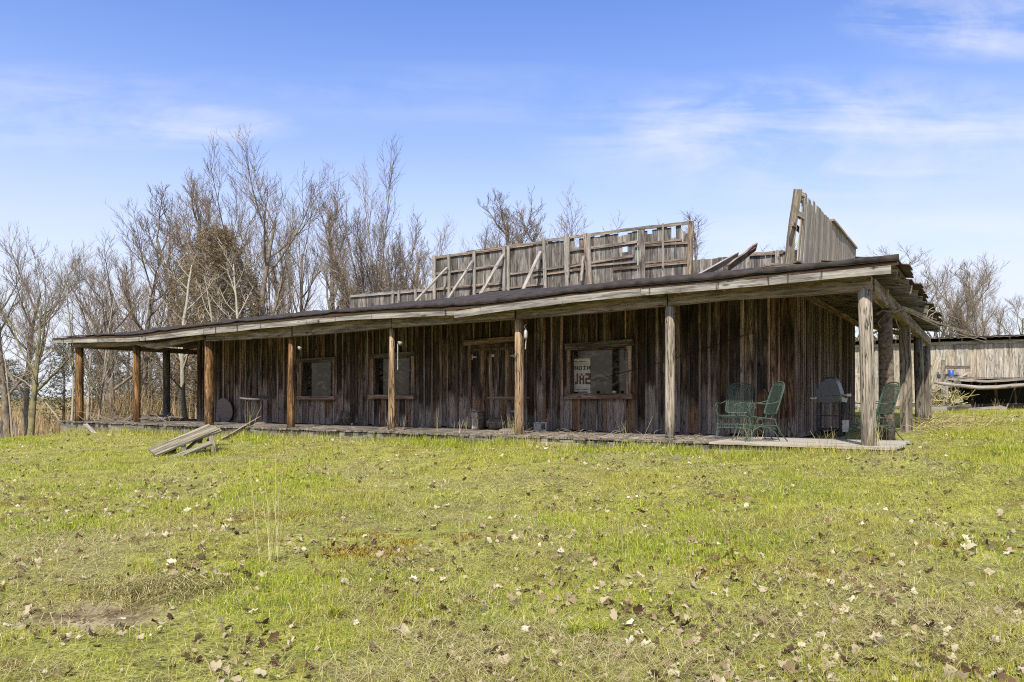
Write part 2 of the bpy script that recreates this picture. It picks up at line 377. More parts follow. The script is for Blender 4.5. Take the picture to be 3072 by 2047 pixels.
# ------------------------------------------------------------------ ground
CTRL = [(0, 0, -.78), (0, 3, -.72), (-4, 4, -.68), (0, 4.5, -.68), (4, 4.5, -.66), (-5, 8, -.62), (0, 8, -.58), (5, 8, -.52),
        (-7, 12, -.56), (-2, 12, -.46), (3, 11, -.30), (7, 10.5, -.18), (9, 12, -.02), (-9, 16, -.50), (-5.5, 15, -.43),
        (-13.6, 20, -.42), (-12, 18, -.47), (-16, 24, -.95), (-18, 28, -1.15), (-22, 32, -1.1), (-30, 45, -.8), (-45, 70, -.1), (-18, 34, -1.0),
        (-25, 20, -.9), (-10, 34, -.7), (-14, 27, -.6),
        (7.5, 13.5, .0), (10, 17, .06), (13, 20, .12), (16, 24, .25), (13, 26, .3), (18, 27, .35), (25, 30, .35), (20, 18, .1),
        (14, 34, .35), (30, 50, .3), (0, 45, -.4), (0, 80, -.4), (40, 90, .0), (-30, 110, -.1), (60, 60, .2), (-60, 60, -.6),
        (0, -20, -1.0), (20, -15, -.9), (-20, -15, -1.0), (-30, 0, -1.0), (30, 5, -.3), (0, 300, -.5), (200, 200, -.5), (-200, 200, -.5), (0, -200, -1), (600, 0, -.6), (-600, 0, -.6)]
for uu in range(0, 24, 3):
    p = P(uu, -.45); CTRL.append((p.x, p.y, lerp([0, 2, 5, 10, 23], [-.07, -.12, -.17, -.21, -.32], uu)))
    for vv in (0.6, 3, 7, 11):
        p = P(uu, vv); CTRL.append((p.x, p.y, -.10 if uu < 1 and vv < 3 else -.24))
for vv in (2, 4, 6.5, 9, 12):
    p = P(-.3, vv); CTRL.append((p.x, p.y, -.06 if vv < 3 else .03)); p = P(-1.4, vv); CTRL.append((p.x, p.y, .04))
CT = np.array(CTRL)
def ground_z(X, Y):
    X = np.asarray(X, float); Y = np.asarray(Y, float); sh = X.shape
    x, y = X.ravel(), Y.ravel(); out = np.empty(len(x))
    for i in range(0, len(x), 20000):
        d2 = (x[i:i + 20000, None] - CT[:, 0]) ** 2 + (y[i:i + 20000, None] - CT[:, 1]) ** 2 + 0.35
        w = d2 ** -1.7
        out[i:i + 20000] = (w * CT[:, 2]).sum(1) / w.sum(1)
    out += 0.018 * np.sin(x * 2.1 + 1) * np.cos(y * 1.7) + 0.012 * np.sin(x * 4.7 + y * 3.1)
    # trodden dirt hollow with a small bank
    d = np.hypot((x + 2.85) / 1.0, (y - 5.12) / .70)
    out += np.where(d < 1, -0.09 * (1 - d ** 2), 0) + 0.10 * np.exp(-((x + 2.6) / .42) ** 2 - ((y - 5.60) / .15) ** 2)
    return out.reshape(sh)
def gz(x, y): return float(ground_z(np.array([x]), np.array([y]))[0])
def axis(lo, hi, fine, far):
    a = list(np.arange(lo, hi, fine)); s = fine; x = a[-1]
    while x < far: s *= 1.25; x += s; a.append(x)
    s = fine; x = a[0]
    while x > -far: s *= 1.25; x -= s; a.insert(0, x)
    return np.array(a)
xs, ys = axis(-22, 26, .25, 2500), axis(2, 34, .25, 2500)
GX, GY = np.meshgrid(xs, ys)
GZ = ground_z(GX, GY)
gv = np.stack([GX, GY, GZ], -1).reshape(-1, 3)
nx, ny = len(xs), len(ys)
ii = np.arange(nx * ny).reshape(ny, nx)
gf = np.stack([ii[:-1, :-1], ii[:-1, 1:], ii[1:, 1:], ii[1:, :-1]], -1).reshape(-1, 4)
def np_mesh(name, verts, faces, mat, smooth=False):
    me = bpy.data.meshes.new(name); k = faces.shape[1]
    me.vertices.add(len(verts)); me.vertices.foreach_set('co', verts.astype(np.float32).ravel())
    me.loops.add(faces.size); me.loops.foreach_set('vertex_index', faces.astype(np.int32).ravel())
    me.polygons.add(len(faces)); me.polygons.foreach_set('loop_start', np.arange(0, faces.size, k, dtype=np.int32))
    if smooth: me.polygons.foreach_set('use_smooth', np.ones(len(faces), bool))
    me.materials.append(mat); me.update(calc_edges=True)
    o = bpy.data.objects.new(name, me); COL.objects.link(o); return o
def ground_mat():
    m, t, b = newmat('meadow_soil')
    pos = N(t, 'ShaderNodeNewGeometry').outputs['Position']
    big = noise_n(t, pos, 0.45, 5, 0.6); mid = noise_n(t, pos, 3.2, 6, 0.65); fine = noise_n(t, pos, 38, 5, 0.7)
    c = ramp_n(t, mid, [(0.32, (0.15, 0.115, 0.045)), (0.45, (0.25, 0.25, 0.055)), (0.58, (0.36, 0.36, 0.07)), (0.72, (0.48, 0.43, 0.16))])
    c = mix_n(t, ramp_n(t, big, [(0.45, 0), (0.65, 0.6)]), c, (0.32, 0.28, 0.15))
    c = mix_n(t, 1.0, c, ramp_n(t, fine, [(0.36, 0.28), (0.52, 0.95), (0.66, 1.35)]), 'MULTIPLY')
    # rusty moss patches
    ms = noise_n(t, map_n(t, pos, (.8, 1.3, 1), loc=(4.2, 1.1, 0)), 1.0, 5, 0.6)
    c = mix_n(t, ramp_n(t, ms, [(0.60, 0), (0.66, 0.75)]), c, (0.19, 0.115, 0.022))
    # bare dirt patch
    sp = N(t, 'ShaderNodeSeparateXYZ'); t.links.new(pos, sp.inputs[0])
    dx = math_n(t, 'DIVIDE', math_n(t, 'ADD', sp.outputs[0], 2.85), 0.60); dy = math_n(t, 'DIVIDE', math_n(t, 'SUBTRACT', sp.outputs[1], 5.14), 0.36)
    dd = math_n(t, 'ADD', math_n(t, 'ADD', math_n(t, 'MULTIPLY', dx, dx), math_n(t, 'MULTIPLY', dy, dy)), math_n(t, 'MULTIPLY', noise_n(t, pos, 9, 5, 0.7), 2.2))
    c = mix_n(t, ramp_n(t, math_n(t, 'MULTIPLY', dd, 0.5), [(0.62, 1.0), (1.0, 0.0)]), c, mix_n(t, ramp_n(t, mid, [(0.4, 0.0), (0.6, 1.0)]), (0.15, 0.11, 0.055), (0.44, 0.37, 0.22)))
    # leaf litter under the far trees
    far = math_n(t, 'MULTIPLY', math_n(t, 'SUBTRACT', sp.outputs[1], 22.5), 0.4, clamp=True)
    lf = math_n(t, 'MULTIPLY', far, math_n(t, 'LESS_THAN', sp.outputs[0], 3.0))
    lit = mix_n(t, 1.0, ramp_n(t, big, [(0.35, (0.30, 0.195, 0.095)), (0.55, (0.34, 0.27, 0.10)), (0.7, (0.25, 0.22, 0.08))]), ramp_n(t, fine, [(0.3, 0.5), (0.7, 1.3)]), 'MULTIPLY')
    c = mix_n(t, lf, c, lit)
    t.links.new(c, b.inputs['Base Color']); b.inputs['Roughness'].default_value = 0.95
    bp = N(t, 'ShaderNodeBump'); bp.inputs['Strength'].default_value = 0.9; bp.inputs['Distance'].default_value = 0.03
    t.links.new(fine, bp.inputs['Height']); t.links.new(bp.outputs[0], b.inputs['Normal'])
    return m
tag(np_mesh('ground', gv, gf, ground_mat(), True), kind='structure')

# ------------------------------------------------------------------ long porch building
B = thing('wooden_building', P(10, 5, 0), 'long low weathered wooden building with an open porch and boarded false fronts', 'building')
U_L, V_W, V_B, U_R = 19.9, 2.2, 10.0, 1.66          # left end, front wall, back wall, right wall
ZW = 2.98
# openings measured on the wall plane
def rect(px0, px1, yt, yb):
    ua, _ = onv(px0, 1192, V_W); ub, _ = onv(px1, 1192, V_W); um = (px0 + px1) / 2
    _, zt = onv(um, yt, V_W); _, zb = onv(um, yb, V_W)
    return (ub, ua, zb, zt)                         # u0 < u1
WIN = [rect(908, 1003, 1085, 1190), rect(1124, 1238, 1074, 1186), rect(1712, 1884, 1047, 1183)]
DOOR = rect(1415, 1546, 1030, 1287); DOOR = (DOOR[0], DOOR[1], 0.0, DOOR[3])
OPEN = WIN + [DOOR]
def cut_boards(mb, a0, a1, z0, z1, pos, wvec, w_thick, opens):
    """board between a0..a1 on an axis, minus openings"""
    cuts = sorted({a0, a1} | {x for o in opens for x in (o[0], o[1]) if a0 < x < a1})
    off = (R.random() * 50, R.random() * 50)
    for c0, c1 in zip(cuts[:-1], cuts[1:]):
        if c1 - c0 < .008: continue
        mid = (c0 + c1) / 2; spans = [(z0, z1)]
        for o in opens:
            if o[0] < mid < o[1]:
                spans = [s for a, b_ in spans for s in ((a, min(b_, o[2])), (max(a, o[3]), b_)) if s[1] - s[0] > .02]
        for a, b_ in spans:
            mb.board(pos(mid, a), pos(mid, b_), wvec, c1 - c0 - .006, w_thick, segs=3, warp=.0025, off=(off[0] + a, off[1]))
wallf, batf = MB(), MB()
u = U_R - .02
while u < U_L:
    w = R.uniform(.19, .30); u1 = min(u + w, U_L)
    dv = R.uniform(-.006, .006)
    cut_boards(wallf, u, u1, R.uniform(-.05, .03), ZW, lambda a, z, dv=dv: P(a, V_W + .012 + dv, z), DU, .024, OPEN)
    if R.random() < .88:
        bw = R.choice((.035, .05, .05, .075))
        cut_boards(batf, u1 - bw / 2, u1 + bw / 2, R.uniform(-.02, .06), ZW, lambda a, z: P(a, V_W - .016, z), DU, .02, OPEN)
    u = u1
fw = wallf.build('front_wall', M['wall'], B)
batf.build('battens', M['batten'], fw)
sw, sb = MB(), MB(); v = V_W
while v < V_B:
    w = R.uniform(.15, .22); v1 = min(v + w, V_B)
    sw.board(P(U_R - .012, (v + v1) / 2, -.05), P(U_R - .012, (v + v1) / 2, ZW), DV, v1 - v - .006, .024, segs=3, warp=.003)
    sb.board(P(U_R - .036, v1, R.uniform(-.02, .08)), P(U_R - .036, v1, ZW), DV, R.choice((.03, .045, .055)), .035, segs=2, warp=.004)
    v = v1
swo = sw.build('side_wall', M['sidewall'], B); sb.build('battens', M['batten'], swo)
b_ = MB(); b_.board(P(U_R - .03, V_W - .03, -.02), P(U_R - .03, V_W - .03, ZW), DU, .11, .11, segs=4, warp=.006)
b_.build('corner_post', M['wall'], B); b_ = MB()
b_.board(P(U_L + .07, V_W - .03, -.02), P(U_L + .07, V_W - .03, 2.9), DU, .16, .16, segs=4, warp=.01); b_.build('corner_post', M['wall'], B)
lw = MB(); v = V_W + .1
while v < V_B: lw.board(P(U_L + .03, v + .12, -.05), P(U_L + .03, v + .12, ZW), DV, .235, .025); v += .24
u = U_R
while u < U_L: lw.board(P(u + .12, V_B, -.05), P(u + .12, V_B, ZW), DU, .235, .025); u += .24
lw.build('rear_wall', M['wall'], B)
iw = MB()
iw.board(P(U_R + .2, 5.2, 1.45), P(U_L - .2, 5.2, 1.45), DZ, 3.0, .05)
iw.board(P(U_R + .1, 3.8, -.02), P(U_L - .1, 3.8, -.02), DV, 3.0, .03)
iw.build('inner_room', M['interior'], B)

# windows
def window(r, name_extra, jl, jr, lintel_w, dz_right):
    u0, u1, z0, z1 = r
    W = MB(); y = V_W - .035
    # side jambs, lintel and sill
    W.board(P(u1 + jl / 2 - .01, y, z0 - .05), P(u1 + jl / 2 - .01, y, z1 + .05), DU, jl, .05, segs=3, warp=.003)
    W.board(P(u0 - jr / 2 + .01, y, z0 - .05), P(u0 - jr / 2 + .01, y, z1 + .05), DU, jr, .05, segs=3, warp=.003)
    W.board(P(u1 + jl + .03, y - .012, z1 + lintel_w * .42), P(u0 - jr - .03, y - .012, z1 + lintel_w * .42 + dz_right), DZ, lintel_w, .07, segs=4, warp=.004)
    fr = W.build('window_frame', M['batten'], B)
    s = MB(); s.board(P(u1 + jl + .03, V_W - .06, z0 - .05), P(u0 - jr - .04, V_W - .06, z0 - .05), DZ, .12, .13, segs=5, warp=.006)
    s.build('sill', M['batten'], fr)
    # reveal and sash
    q = MB(); d = .13
    for a, b2 in (((u0, z0), (u0, z1)), ((u1, z0), (u1, z1)), ((u0, z1), (u1, z1)), ((u0, z0), (u1, z0))):
        q.board(P(a[0], V_W + d / 2 + .03, a[1]), P(b2[0], V_W + d / 2 + .03, b2[1]), DV, d, .03)
    q.build('reveal', M['wall'], fr)
    g = MB(); g.board(P(u1 - .02, V_W + .14, (z0 + z1) / 2), P(u0 + .02, V_W + .14, (z0 + z1) / 2), DZ, z1 - z0 - .03, .006)
    g.build('pane', M['glass'], fr)
    return fr
wf = [window(WIN[0], '', .10, .07, .10, .02), window(WIN[1], '', .10, .09, .12, .03), window(WIN[2], '', .08, .11, .15, .05)]
for k, (uu, zz_) in enumerate((onv(1768, 1179, V_W - .1), onv(1842, 1179, V_W - .1))):
    s = MB(); s.rock(P(uu, V_W - .07, WIN[2][2] + .045), .042, (1.2, .9, .8)); o = s.build('stone', M['stone'], None, True)
    origin_to(o, P(uu, V_W - .07, WIN[2][2] + .01))
    tag(o, ('round whitish stone on the window sill below the poster', 'pale stone on the window sill right of the poster')[k], 'stone', 'stones on the window sill')
# poster behind the glass
pu1, _ = onv(1722, 1192, V_W + .13); pu0, _ = onv(1771, 1192, V_W + .13)
_, pz1 = onv(1750, 1076, V_W + .13); _, pz0 = onv(1750, 1175, V_W + .13)
po = thing('poster', P((pu0 + pu1) / 2, V_W + .13, pz0), 'pale printed poster seen in reverse behind the big window by the door', 'poster')
s = MB(); s.board(P(pu1, V_W + .130, (pz0 + pz1) / 2), P(pu0, V_W + .130, (pz0 + pz1) / 2), DZ, pz1 - pz0, .004); s.build('sheet', M['paper'], po)
GL = {'H': ["1.1", "1.1", "111", "1.1", "1.1"], 'I': ["111", ".1.", ".1.", ".1.", "111"], 'G': ["111", "1..", "1.1", "1.1", "111"],
      'S': ["111", "1..", "111", "..1", "111"], 'A': [".1.", "1.1", "111", "1.1", "1.1"], 'L': ["1..", "1..", "1..", "1..", "111"]}
def letters(txt, z0, h, w, mat, slope=0.0):
    s = MB(); pw = pu1 - pu0; x = .0                     # runs from the right edge leftwards: lettering seen mirrored
    for ch in txt:
        rows = GL[ch]; n = 3
        for i, row in enumerate(rows):
            for j, c in enumerate(row):
                if c == '1':
                    a = x + w * j / n; zz0 = z0 + h * (4 - i) / 5 + slope * a
                    if a + w / n > pw - .01: continue
                    s.board(P(pu0 + a, V_W + .124, zz0 + h / 10), P(pu0 + a + w / n, V_W + .124, zz0 + h / 10), DZ, h / 5 * 1.02, .004)
        x += w * 1.22
    s.build('lettering', mat, po)
ph = pz1 - pz0
letters('HIGH', pz0 + ph * .66, ph * .11, .085, M['ink'])
letters('SAL', pz0 + ph * .22, ph * .33, .125, M['inkred'])
s = MB(); s.board(P(pu0 + .09, V_W + .124, pz1 - .07), P(pu1 - .01, V_W + .124, pz1 - .07), DZ, .012, .004); s.build('rule_line', M['ink'], po); s = MB()
s.board(P(pu0 + .05, V_W + .124, pz0 + .05), P(pu1 - .01, V_W + .124, pz0 + .05), DZ, .012, .004); s.build('rule_line', M['ink'], po)

# double door
um, _ = onv(1474, 1192, V_W)
for (a, b2, side) in ((DOOR[0], um, 1), (um, DOOR[1], -1)):
    s = MB(); x = a
    while x < b2 - .01:
        x1 = min(x + R.uniform(.13, .19), b2)
        s.board(P((x + x1) / 2, V_W + .03, .03), P((x + x1) / 2, V_W + .03, DOOR[3] - .01), DU, x1 - x - .006, .03, segs=3, warp=.003); x = x1
    dl = s.build('door_leaf', M['wall'], B)
    hx = a if side == 1 else b2; sg = 1 if side == 1 else -1
    for z in (.42, 1.75):
        h = MB()
        h.board(P(hx + sg * .02, V_W - .004, z - .06), P(hx + sg * .02, V_W - .004, z + .06), DU, .03, .008)
        h.board(P(hx + sg * .035, V_W + .006, z), P(hx + sg * .16, V_W + .006, z), DZ, .045, .008, w1=.015)
        h.build('hinge', M['alu'], dl)
    for z in (.24, 1.93):
        h = MB(); h.board(P(a + .05, V_W + .006, z), P(b2 - .05, V_W + .006, z), DZ, .05, .01); h.build('strap', M['rust'], dl)
s = MB(); s.board(P(um + .06, V_W - .002, 1.77), P(um - .09, V_W - .002, 1.77), DZ, .06, .02); s.build('latch', M['white'], B)
s = MB(); s.board(P(DOOR[1] + .18, V_W - .05, DOOR[3] + .03), P(DOOR[0] - .14, V_W - .05, DOOR[3] + .07), DZ, .13, .09, segs=4, warp=.006); s.build('door_lintel', M['batten'], B)
s = MB()
s.board(P(DOOR[1] + .05, V_W - .02, .0), P(DOOR[1] + .05, V_W - .02, DOOR[3]), DU, .09, .03, segs=3, warp=.004)
s.board(P(um, V_W - .0, .05), P(um + .02, V_W - .0, DOOR[3] - .25), DU, .075, .025, segs=3, warp=.006)
s.board(P(DOOR[0] - .05, V_W - .02, .0), P(DOOR[0] - .05, V_W - .02, DOOR[3]), DU, .09, .03, segs=3, warp=.004); s.build('door_frame', M['batten'], B)

# porch posts on the front line, then along both sides
def post(pos, h0, h1, r0, r1, mat, square=False, lean=(0, 0), jit=.06, n=10):
    s = MB(); x, y = pos.x, pos.y
    pts = [Vector((x + lean[0] * q, y + lean[1] * q, h0 + (h1 - h0) * q)) for q in (0, .2, .45, .7, 1)]
    if square:
        s.board(pts[0], pts[-1], DU, 2 * r0, 2 * r0, segs=6, warp=.004, w1=2 * r1)
    else:
        s.tube(pts, [r0 + (r1 - r0) * q + R.uniform(-.004, .004) for q in (0, .2, .45, .7, 1)], n, jit)
    return s.build('post', mat, B, not square)
PX = [2607, 2010, 1558, 1176, 873, 628, 410, 238]
HB = []                                                   # header undersides
for px, top, r0, r1, mt, sq in zip(PX, (871, 912, 957, 981, 1008, 1023, 1036, 1043), (.115, .088, .098, .086, .105, .122, .108, .125), (.106, .086, .092, .062, .052, .122, .103, .125),
                                   ('postA', 'postA', 'postR', 'postR', 'postO', 'postO', 'postO', 'postO'), (0, 0, 0, 0, 0, 0, 0, 0)):
    uu, zt = onv(px, top, 0); HB.append((uu, zt))
    post(P(uu, 0), -.12, zt + .02, r0, r1, M[mt], bool(sq), (-.07 if px == 2607 else 0, 0))
for vv, r0, mt, sq, ht in ((2.53, .135, 'bark', 0, 2.42), (6.3, .12, 'postG', 1, 2.42), (10.0, .13, 'postG', 0, 2.40), (13.0, .12, 'postG', 0, 2.3)):
    post(P(0, vv), -.1, ht, r0, r0 * .93, M[mt], bool(sq), (-.05, 0), .12)
for vv in (3.0, 6.4, 9.7): post(P(23.1, vv), -.45, 2.38, .13, .125, M['postG'])
for uu in (4, 8, 12, 16, 20, 23.1): post(P(uu, 12.6), -.3, 2.5, .1, .1, M['postG'])

# header beams
def hstrip(name, pts, v, mat, th=.07):
    tops = [P(*((lambda q: (q[0], v, q[1]))(onv(a, b1, v)))) for a, b1, c in pts]
    bots = [P(*((lambda q: (q[0], v, q[1]))(onv(a, c, v)))) for a, b1, c in pts]
    s = MB(); s.strip(tops, bots, DV * th); return s.build(name, mat, B)
hv = -.13
hstrip('header_beam', [(2613, 828, 868), (2400, 845, 886), (2180, 862, 898), (2004, 880, 916)], hv, M['header'], .2)
hstrip('header_beam', [(2000, 882, 917), (1780, 903, 938), (1549, 926, 956)], hv, M['header'], .16)
hstrip('header_beam', [(1543, 928, 957), (1360, 944, 970), (1176, 955, 983)], hv, M['header'], .16)
hstrip('header_beam', [(1174, 953, 982), (1020, 963, 997), (878, 974, 1009)], hv, M['header'], .16)
hstrip('header_beam', [(873, 975, 1010), (750, 988, 1017), (618, 1000, 1024)], hv, M['header'], .16)
hstrip('header_beam', [(610, 1000, 1016), (540, 1018, 1030), (463, 1031, 1048)], hv, M['header'], .12)
hstrip('header_beam', [(464, 1030, 1047), (430, 1027, 1041), (400, 1023, 1034)], hv - .01, M['header'], .12)
hstrip('header_beam', [(404, 1021, 1036), (310, 1025, 1041), (218, 1028, 1043)], hv, M['header'], .16)
s = MB()
s.board(P(0, .1, 2.52), P(0, 6.2, 2.50), DZ, .24, .14, segs=4, warp=.006); s.build('side_beam', M['header'], B)
s = MB(); s.board(P(0, 6.25, 2.49), P(0, 13.2, 2.44), DZ, .22, .14, segs=4, warp=.01); s.build('side_beam', M['header'], B)
s = MB(); s.board(P(23.1, .1, 2.42), P(23.1, 10, 2.42), DZ, .17, .12, segs=4, warp=.006); s.build('side_beam', M['header'], B)
s = MB(); s.board(P(U_R - .09, V_W - .1, 2.84), P(U_R - .09, 12.6, 2.82), DZ, .12, .07, segs=5, warp=.01); s.build('wall_plate', M['batten'], B)
s = MB(); s.board(P(U_R - .09, V_B + .1, 2.86), P(.3, 12.4, 2.55), DZ, .12, .07, segs=3, warp=.01); s.build('hip_rafter', M['batten'], B)

# fascia boards
fv = -.36
hstrip('fascia', [(162, 1018, 1029), (268, 1011, 1028), (330, 1010, 1026), (390, 1010, 1025), (450, 1004, 1021), (530, 992, 1012), (612, 982, 1003)], fv, M['fascia'], .04)
hstrip('fascia', [(610, 981, 1004), (700, 975, 995), (800, 966, 984), (880, 961, 978), (959, 951, 968)], fv - .004, M['fascia'], .04)
hstrip('fascia', [(957, 950, 969), (1055, 943, 960), (1167, 934, 955), (1288, 930, 949), (1369, 928, 946)], fv, M['fascia'], .04)
hstrip('fascia', [(1363, 934, 954), (1500, 914, 935), (1545, 908, 929), (1721, 887, 907), (1921, 866, 888)], fv - .05, M['fascia'], .04)
hstrip('fascia', [(1923, 864, 887), (2000, 858, 881), (2177, 843, 867), (2300, 830, 856), (2400, 819, 846), (2540, 805, 832), (2673, 793, 821)], fv - .02, M['fascia'], .04)

# roofs.  Edge height of the roof sheet follows the fascia tops
FT = [(162, 1016), (268, 1011), (390, 1008), (450, 1002), (612, 980), (800, 963), (959, 948), (1167, 931), (1369, 924), (1500, 911), (1721, 884), (1921, 862), (2177, 841), (2400, 817), (2673, 789)]
FE = sorted([onv(a, b1, fv) for a, b1 in FT]); FEu, FEz = [q[0] for q in FE], [q[1] for q in FE]
SIL = [(400, 1000), (450, 990), (612, 974), (800, 951), (991, 934), (1119, 924), (1215, 913), (1342, 899), (1500, 880), (1740, 861), (2000, 836), (2300, 806), (2500, 790)]
SE = sorted([onv(a, b1, 1.8) for a, b1 in SIL]); SEu, SEz = [q[0] for q in SE], [q[1] for q in SE]
U0, U1 = -.46, 24.05
def roof_z(u, v):
    ze = lerp(FEu, FEz, u) + .015; zs = lerp(SEu, SEz, u)
    q = (v - fv) / (1.8 - fv)
    if q < 1: z = ze + (zs - ze) * q - .03 * math.sin(math.pi * q)
    else: z = zs + .035 * (v - 1.8)
    zr = 2.86 + .14 * (u - U0); zl = lerp(FEu, FEz, 24) + .02 + .12 * (U1 - u)
    z = min(z, zr, zl)
    zb = 2.84 + .11 * (12.7 - v)
    return min(z, zb)
def sheet(u0, u1, v0, v1, nu, nv, th, fn, name, mat, cond=None, parent=B, smooth=True):
    s = MB(); idx = {}
    for k in (0, 1):
        for i in range(nu + 1):
            for j in range(nv + 1):
                a, c = u0 + (u1 - u0) * i / nu, v0 + (v1 - v0) * j / nv
                idx[k, i, j] = len(s.v); s.v.append(tuple(P(a, c, fn(a, c) - k * th)))
    keep = {(i, j) for i in range(nu) for j in range(nv) if cond is None or cond(u0 + (u1 - u0) * (i + .5) / nu, v0 + (v1 - v0) * (j + .5) / nv)}
    for i, j in keep:
        s.f.append((idx[0, i, j], idx[0, i, j + 1], idx[0, i + 1, j + 1], idx[0, i + 1, j]))
        s.f.append((idx[1, i, j], idx[1, i + 1, j], idx[1, i + 1, j + 1], idx[1, i, j + 1]))
        for (ni, nj), e in (((i - 1, j), ((i, j), (i, j + 1))), ((i + 1, j), ((i + 1, j + 1), (i + 1, j))), ((i, j - 1), ((i + 1, j), (i, j))), ((i, j + 1), ((i, j + 1), (i + 1, j + 1)))):
            if (ni, nj) not in keep:
                a, c = e; s.f.append((idx[0, a[0], a[1]], idx[0, c[0], c[1]], idx[1, c[0], c[1]], idx[1, a[0], a[1]]))
    used = sorted({q for f in s.f for q in f}); mp = {q: i for i, q in enumerate(used)}
    s.v = [s.v[q] for q in used]; s.f = [tuple(mp[q] for q in f) for f in s.f]
    return s.build(name, mat, parent, smooth)
wr = {}
def wrinkle(u, v):
    return .018 * math.sin(u * 1.9 + math.sin(v * 2.3) * 1.4) + .012 * math.sin(u * 5.3 + v * 3.7) + .008 * math.sin(u * 11 - v * 6)
front = lambda u, v: (u - U0) > (v - fv) * .9
sheet(U0 + .02, U1, fv - .02, 12.7, 160, 70, .05, lambda u, v: roof_z(u, v), 'roof_deck', M['wall'], lambda u, v: front(u, v) or u > 2.6, smooth=False)
tp = sheet(U0 + .02, U1 - .3, fv - .05, 6.5, 220, 44, .006, lambda u, v: roof_z(u, v) + .022 + max(0, wrinkle(u, v)) * 1.1 + .018 * (1 if v > fv + .1 else 0), 'tarp', M['tarp'], front)
# heavy rolled tarp edge
s = MB(); pts, rr = [], []
for i in range(90):
    uu = U0 + .01 + (23.2 - U0) * i / 89
    rr.append(lerp([0, 5, 8.5, 9.5, 13, 24], [.060, .052, .050, .030, .030, .012], uu) * R.uniform(.88, 1.12))
    pts.append(P(uu, fv + .03 + R.uniform(-.012, .012), lerp(FEu, FEz, uu) + .03 + rr[-1] * .75 + R.uniform(-.006, .006)))
s.tube(pts, rr, 8, .1); s.build('tarp_roll', M['tarp'], B, True)
# corrugated sheets over the right side porch, with ragged laps at the eave
s_sheets = []
v = -.3; k = 0
while v < 12.6:
    w = R.uniform(.55, .75); dz = R.uniform(-.02, .035); du = R.uniform(-.10, .06)
    sheet(U0 + du, 3.2, v, v + w + .05, 6, 28, .006, lambda u, q, dz=dz, k=k: 2.865 + .14 * (u - U0) * (1 if u < 2.2 else 0.9) + dz + .006 * (k % 2) + .011 * math.sin(q * 2 * math.pi / .075),
          'corrugated_sheet', M['roofsheet'], (lambda u, q: (u - U0) < (q - fv) * 1.05 + .15 and (u < U_R or q < V_W)), smooth=True)
    v += w; k += 1
sheet(U0 + .10, U_R + .3, V_W * 0 + .3, 12.5, 8, 40, .02, lambda u, q: 2.835 + .14 * (u - U0), 'light_block_layer', M['wall'], lambda u, q: (u - U0) < (q - fv) * 1.05 + .5, smooth=False)  # added layer that blocks light leaking between the corrugated sheets
sheet(U_R - .1, 3.0, V_W - .1, 12.5, 8, 40, .02, lambda u, q: 2.835 + .14 * (min(u, 2.2) - U0), 'light_block_layer', M['wall'], smooth=False)  # same added light-blocking layer, carried on over the wall
# rafters sticking out over the right side beam, purlins
v = .35
while v < 12.4:
    s = MB(); du = R.uniform(-.12, .02); dz = R.uniform(-.02, .02)
    s.board(P(-.34 + du, v, 2.70 + dz), P(1.6, v + R.uniform(-.05, .05), 2.98 + dz), DZ, .17, .06, segs=2, warp=.004); s.build('rafter', M['postG'], B)
    v += R.uniform(.55, .72)
for uu, zz_ in ((-.3, 2.845), (.4, 2.935), (1.1, 3.02)):
    s = MB(); s.board(P(uu, 0.1, zz_ - .005), P(uu, 12.5, zz_ - .005), DU, .09, .03, segs=6, warp=.006); s.build('purlin', M['postG'], B)
for i in range(28):
    uu = 2.2 + i * .78; ze = roof_z(uu, fv) - .13; zs = roof_z(uu, 2.1) - .13
    s = MB(); s.board(P(uu, fv + .05, ze), P(uu, 2.2, zs), DZ, .12, .045); s.build('rafter', M['header'], B)
s = MB(); s.board(P(U_L + .3, 2.2, 2.86), P(23.6, .2, 2.60), DZ, .12, .05); s.board(P(20.4, 4, 2.8), P(23.6, 4, 2.55), DZ, .12, .05); s.board(P(20.4, 7, 2.8), P(23.6, 7, 2.55), DZ, .12, .05)
s.build('hip_rafter', M['header'], B)

# deck: old boards run front to back with ragged ends; pale newer boards at the right corner
s = MB(); u = 2.45
while u < 23.75:
    w = R.uniform(.13, .16); tilt = R.uniform(-.008, .008)
    s.board(P(u + w / 2, -.36 + R.uniform(-.05, .05), -.02 + R.uniform(-.012, .006)), P(u + w / 2, V_W if u < 20.3 else 3.4 + R.uniform(-.3, .2), -.02 + tilt), DU, w - .012, .035, segs=3, warp=.003); u += w
deck = s.build('deck', M['deck'], B)
s = MB(); v = -.40
while v < 1.75:
    s.board(P(-.43 + R.uniform(-.03, .03), v + .07, -.018 + R.uniform(-.004, .004)), P(2.43, v + .07, -.018), DV, .132, .036, segs=4, warp=.002); v += .142
s.build('deck', M['decknew'], B)
s = MB(); u = -.55
while u < 23.6:
    L = R.uniform(1.4, 3.0); u1 = min(u + L, 23.7); dz = R.uniform(-.02, .0)
    s.board(P(u, -.29 + R.uniform(-.02, .02), -.15 + dz), P(u1, -.29 + R.uniform(-.02, .02), -.16 + dz), DZ, .22, .05, segs=3, warp=.008); u = u1 + .015
s.board(P(23.66, -.3, -.16), P(23.66, 3.4, -.2), DZ, .22, .05)
s.build('skirt_board', M['skirt'], B)
s = MB()
for vv in (-.1, 1.0, 2.0):
    s.board(P(2.5, vv, -.12), P(23.6, vv, -.12), DZ, .14, .06)
s.build('joist', M['deck'], B)

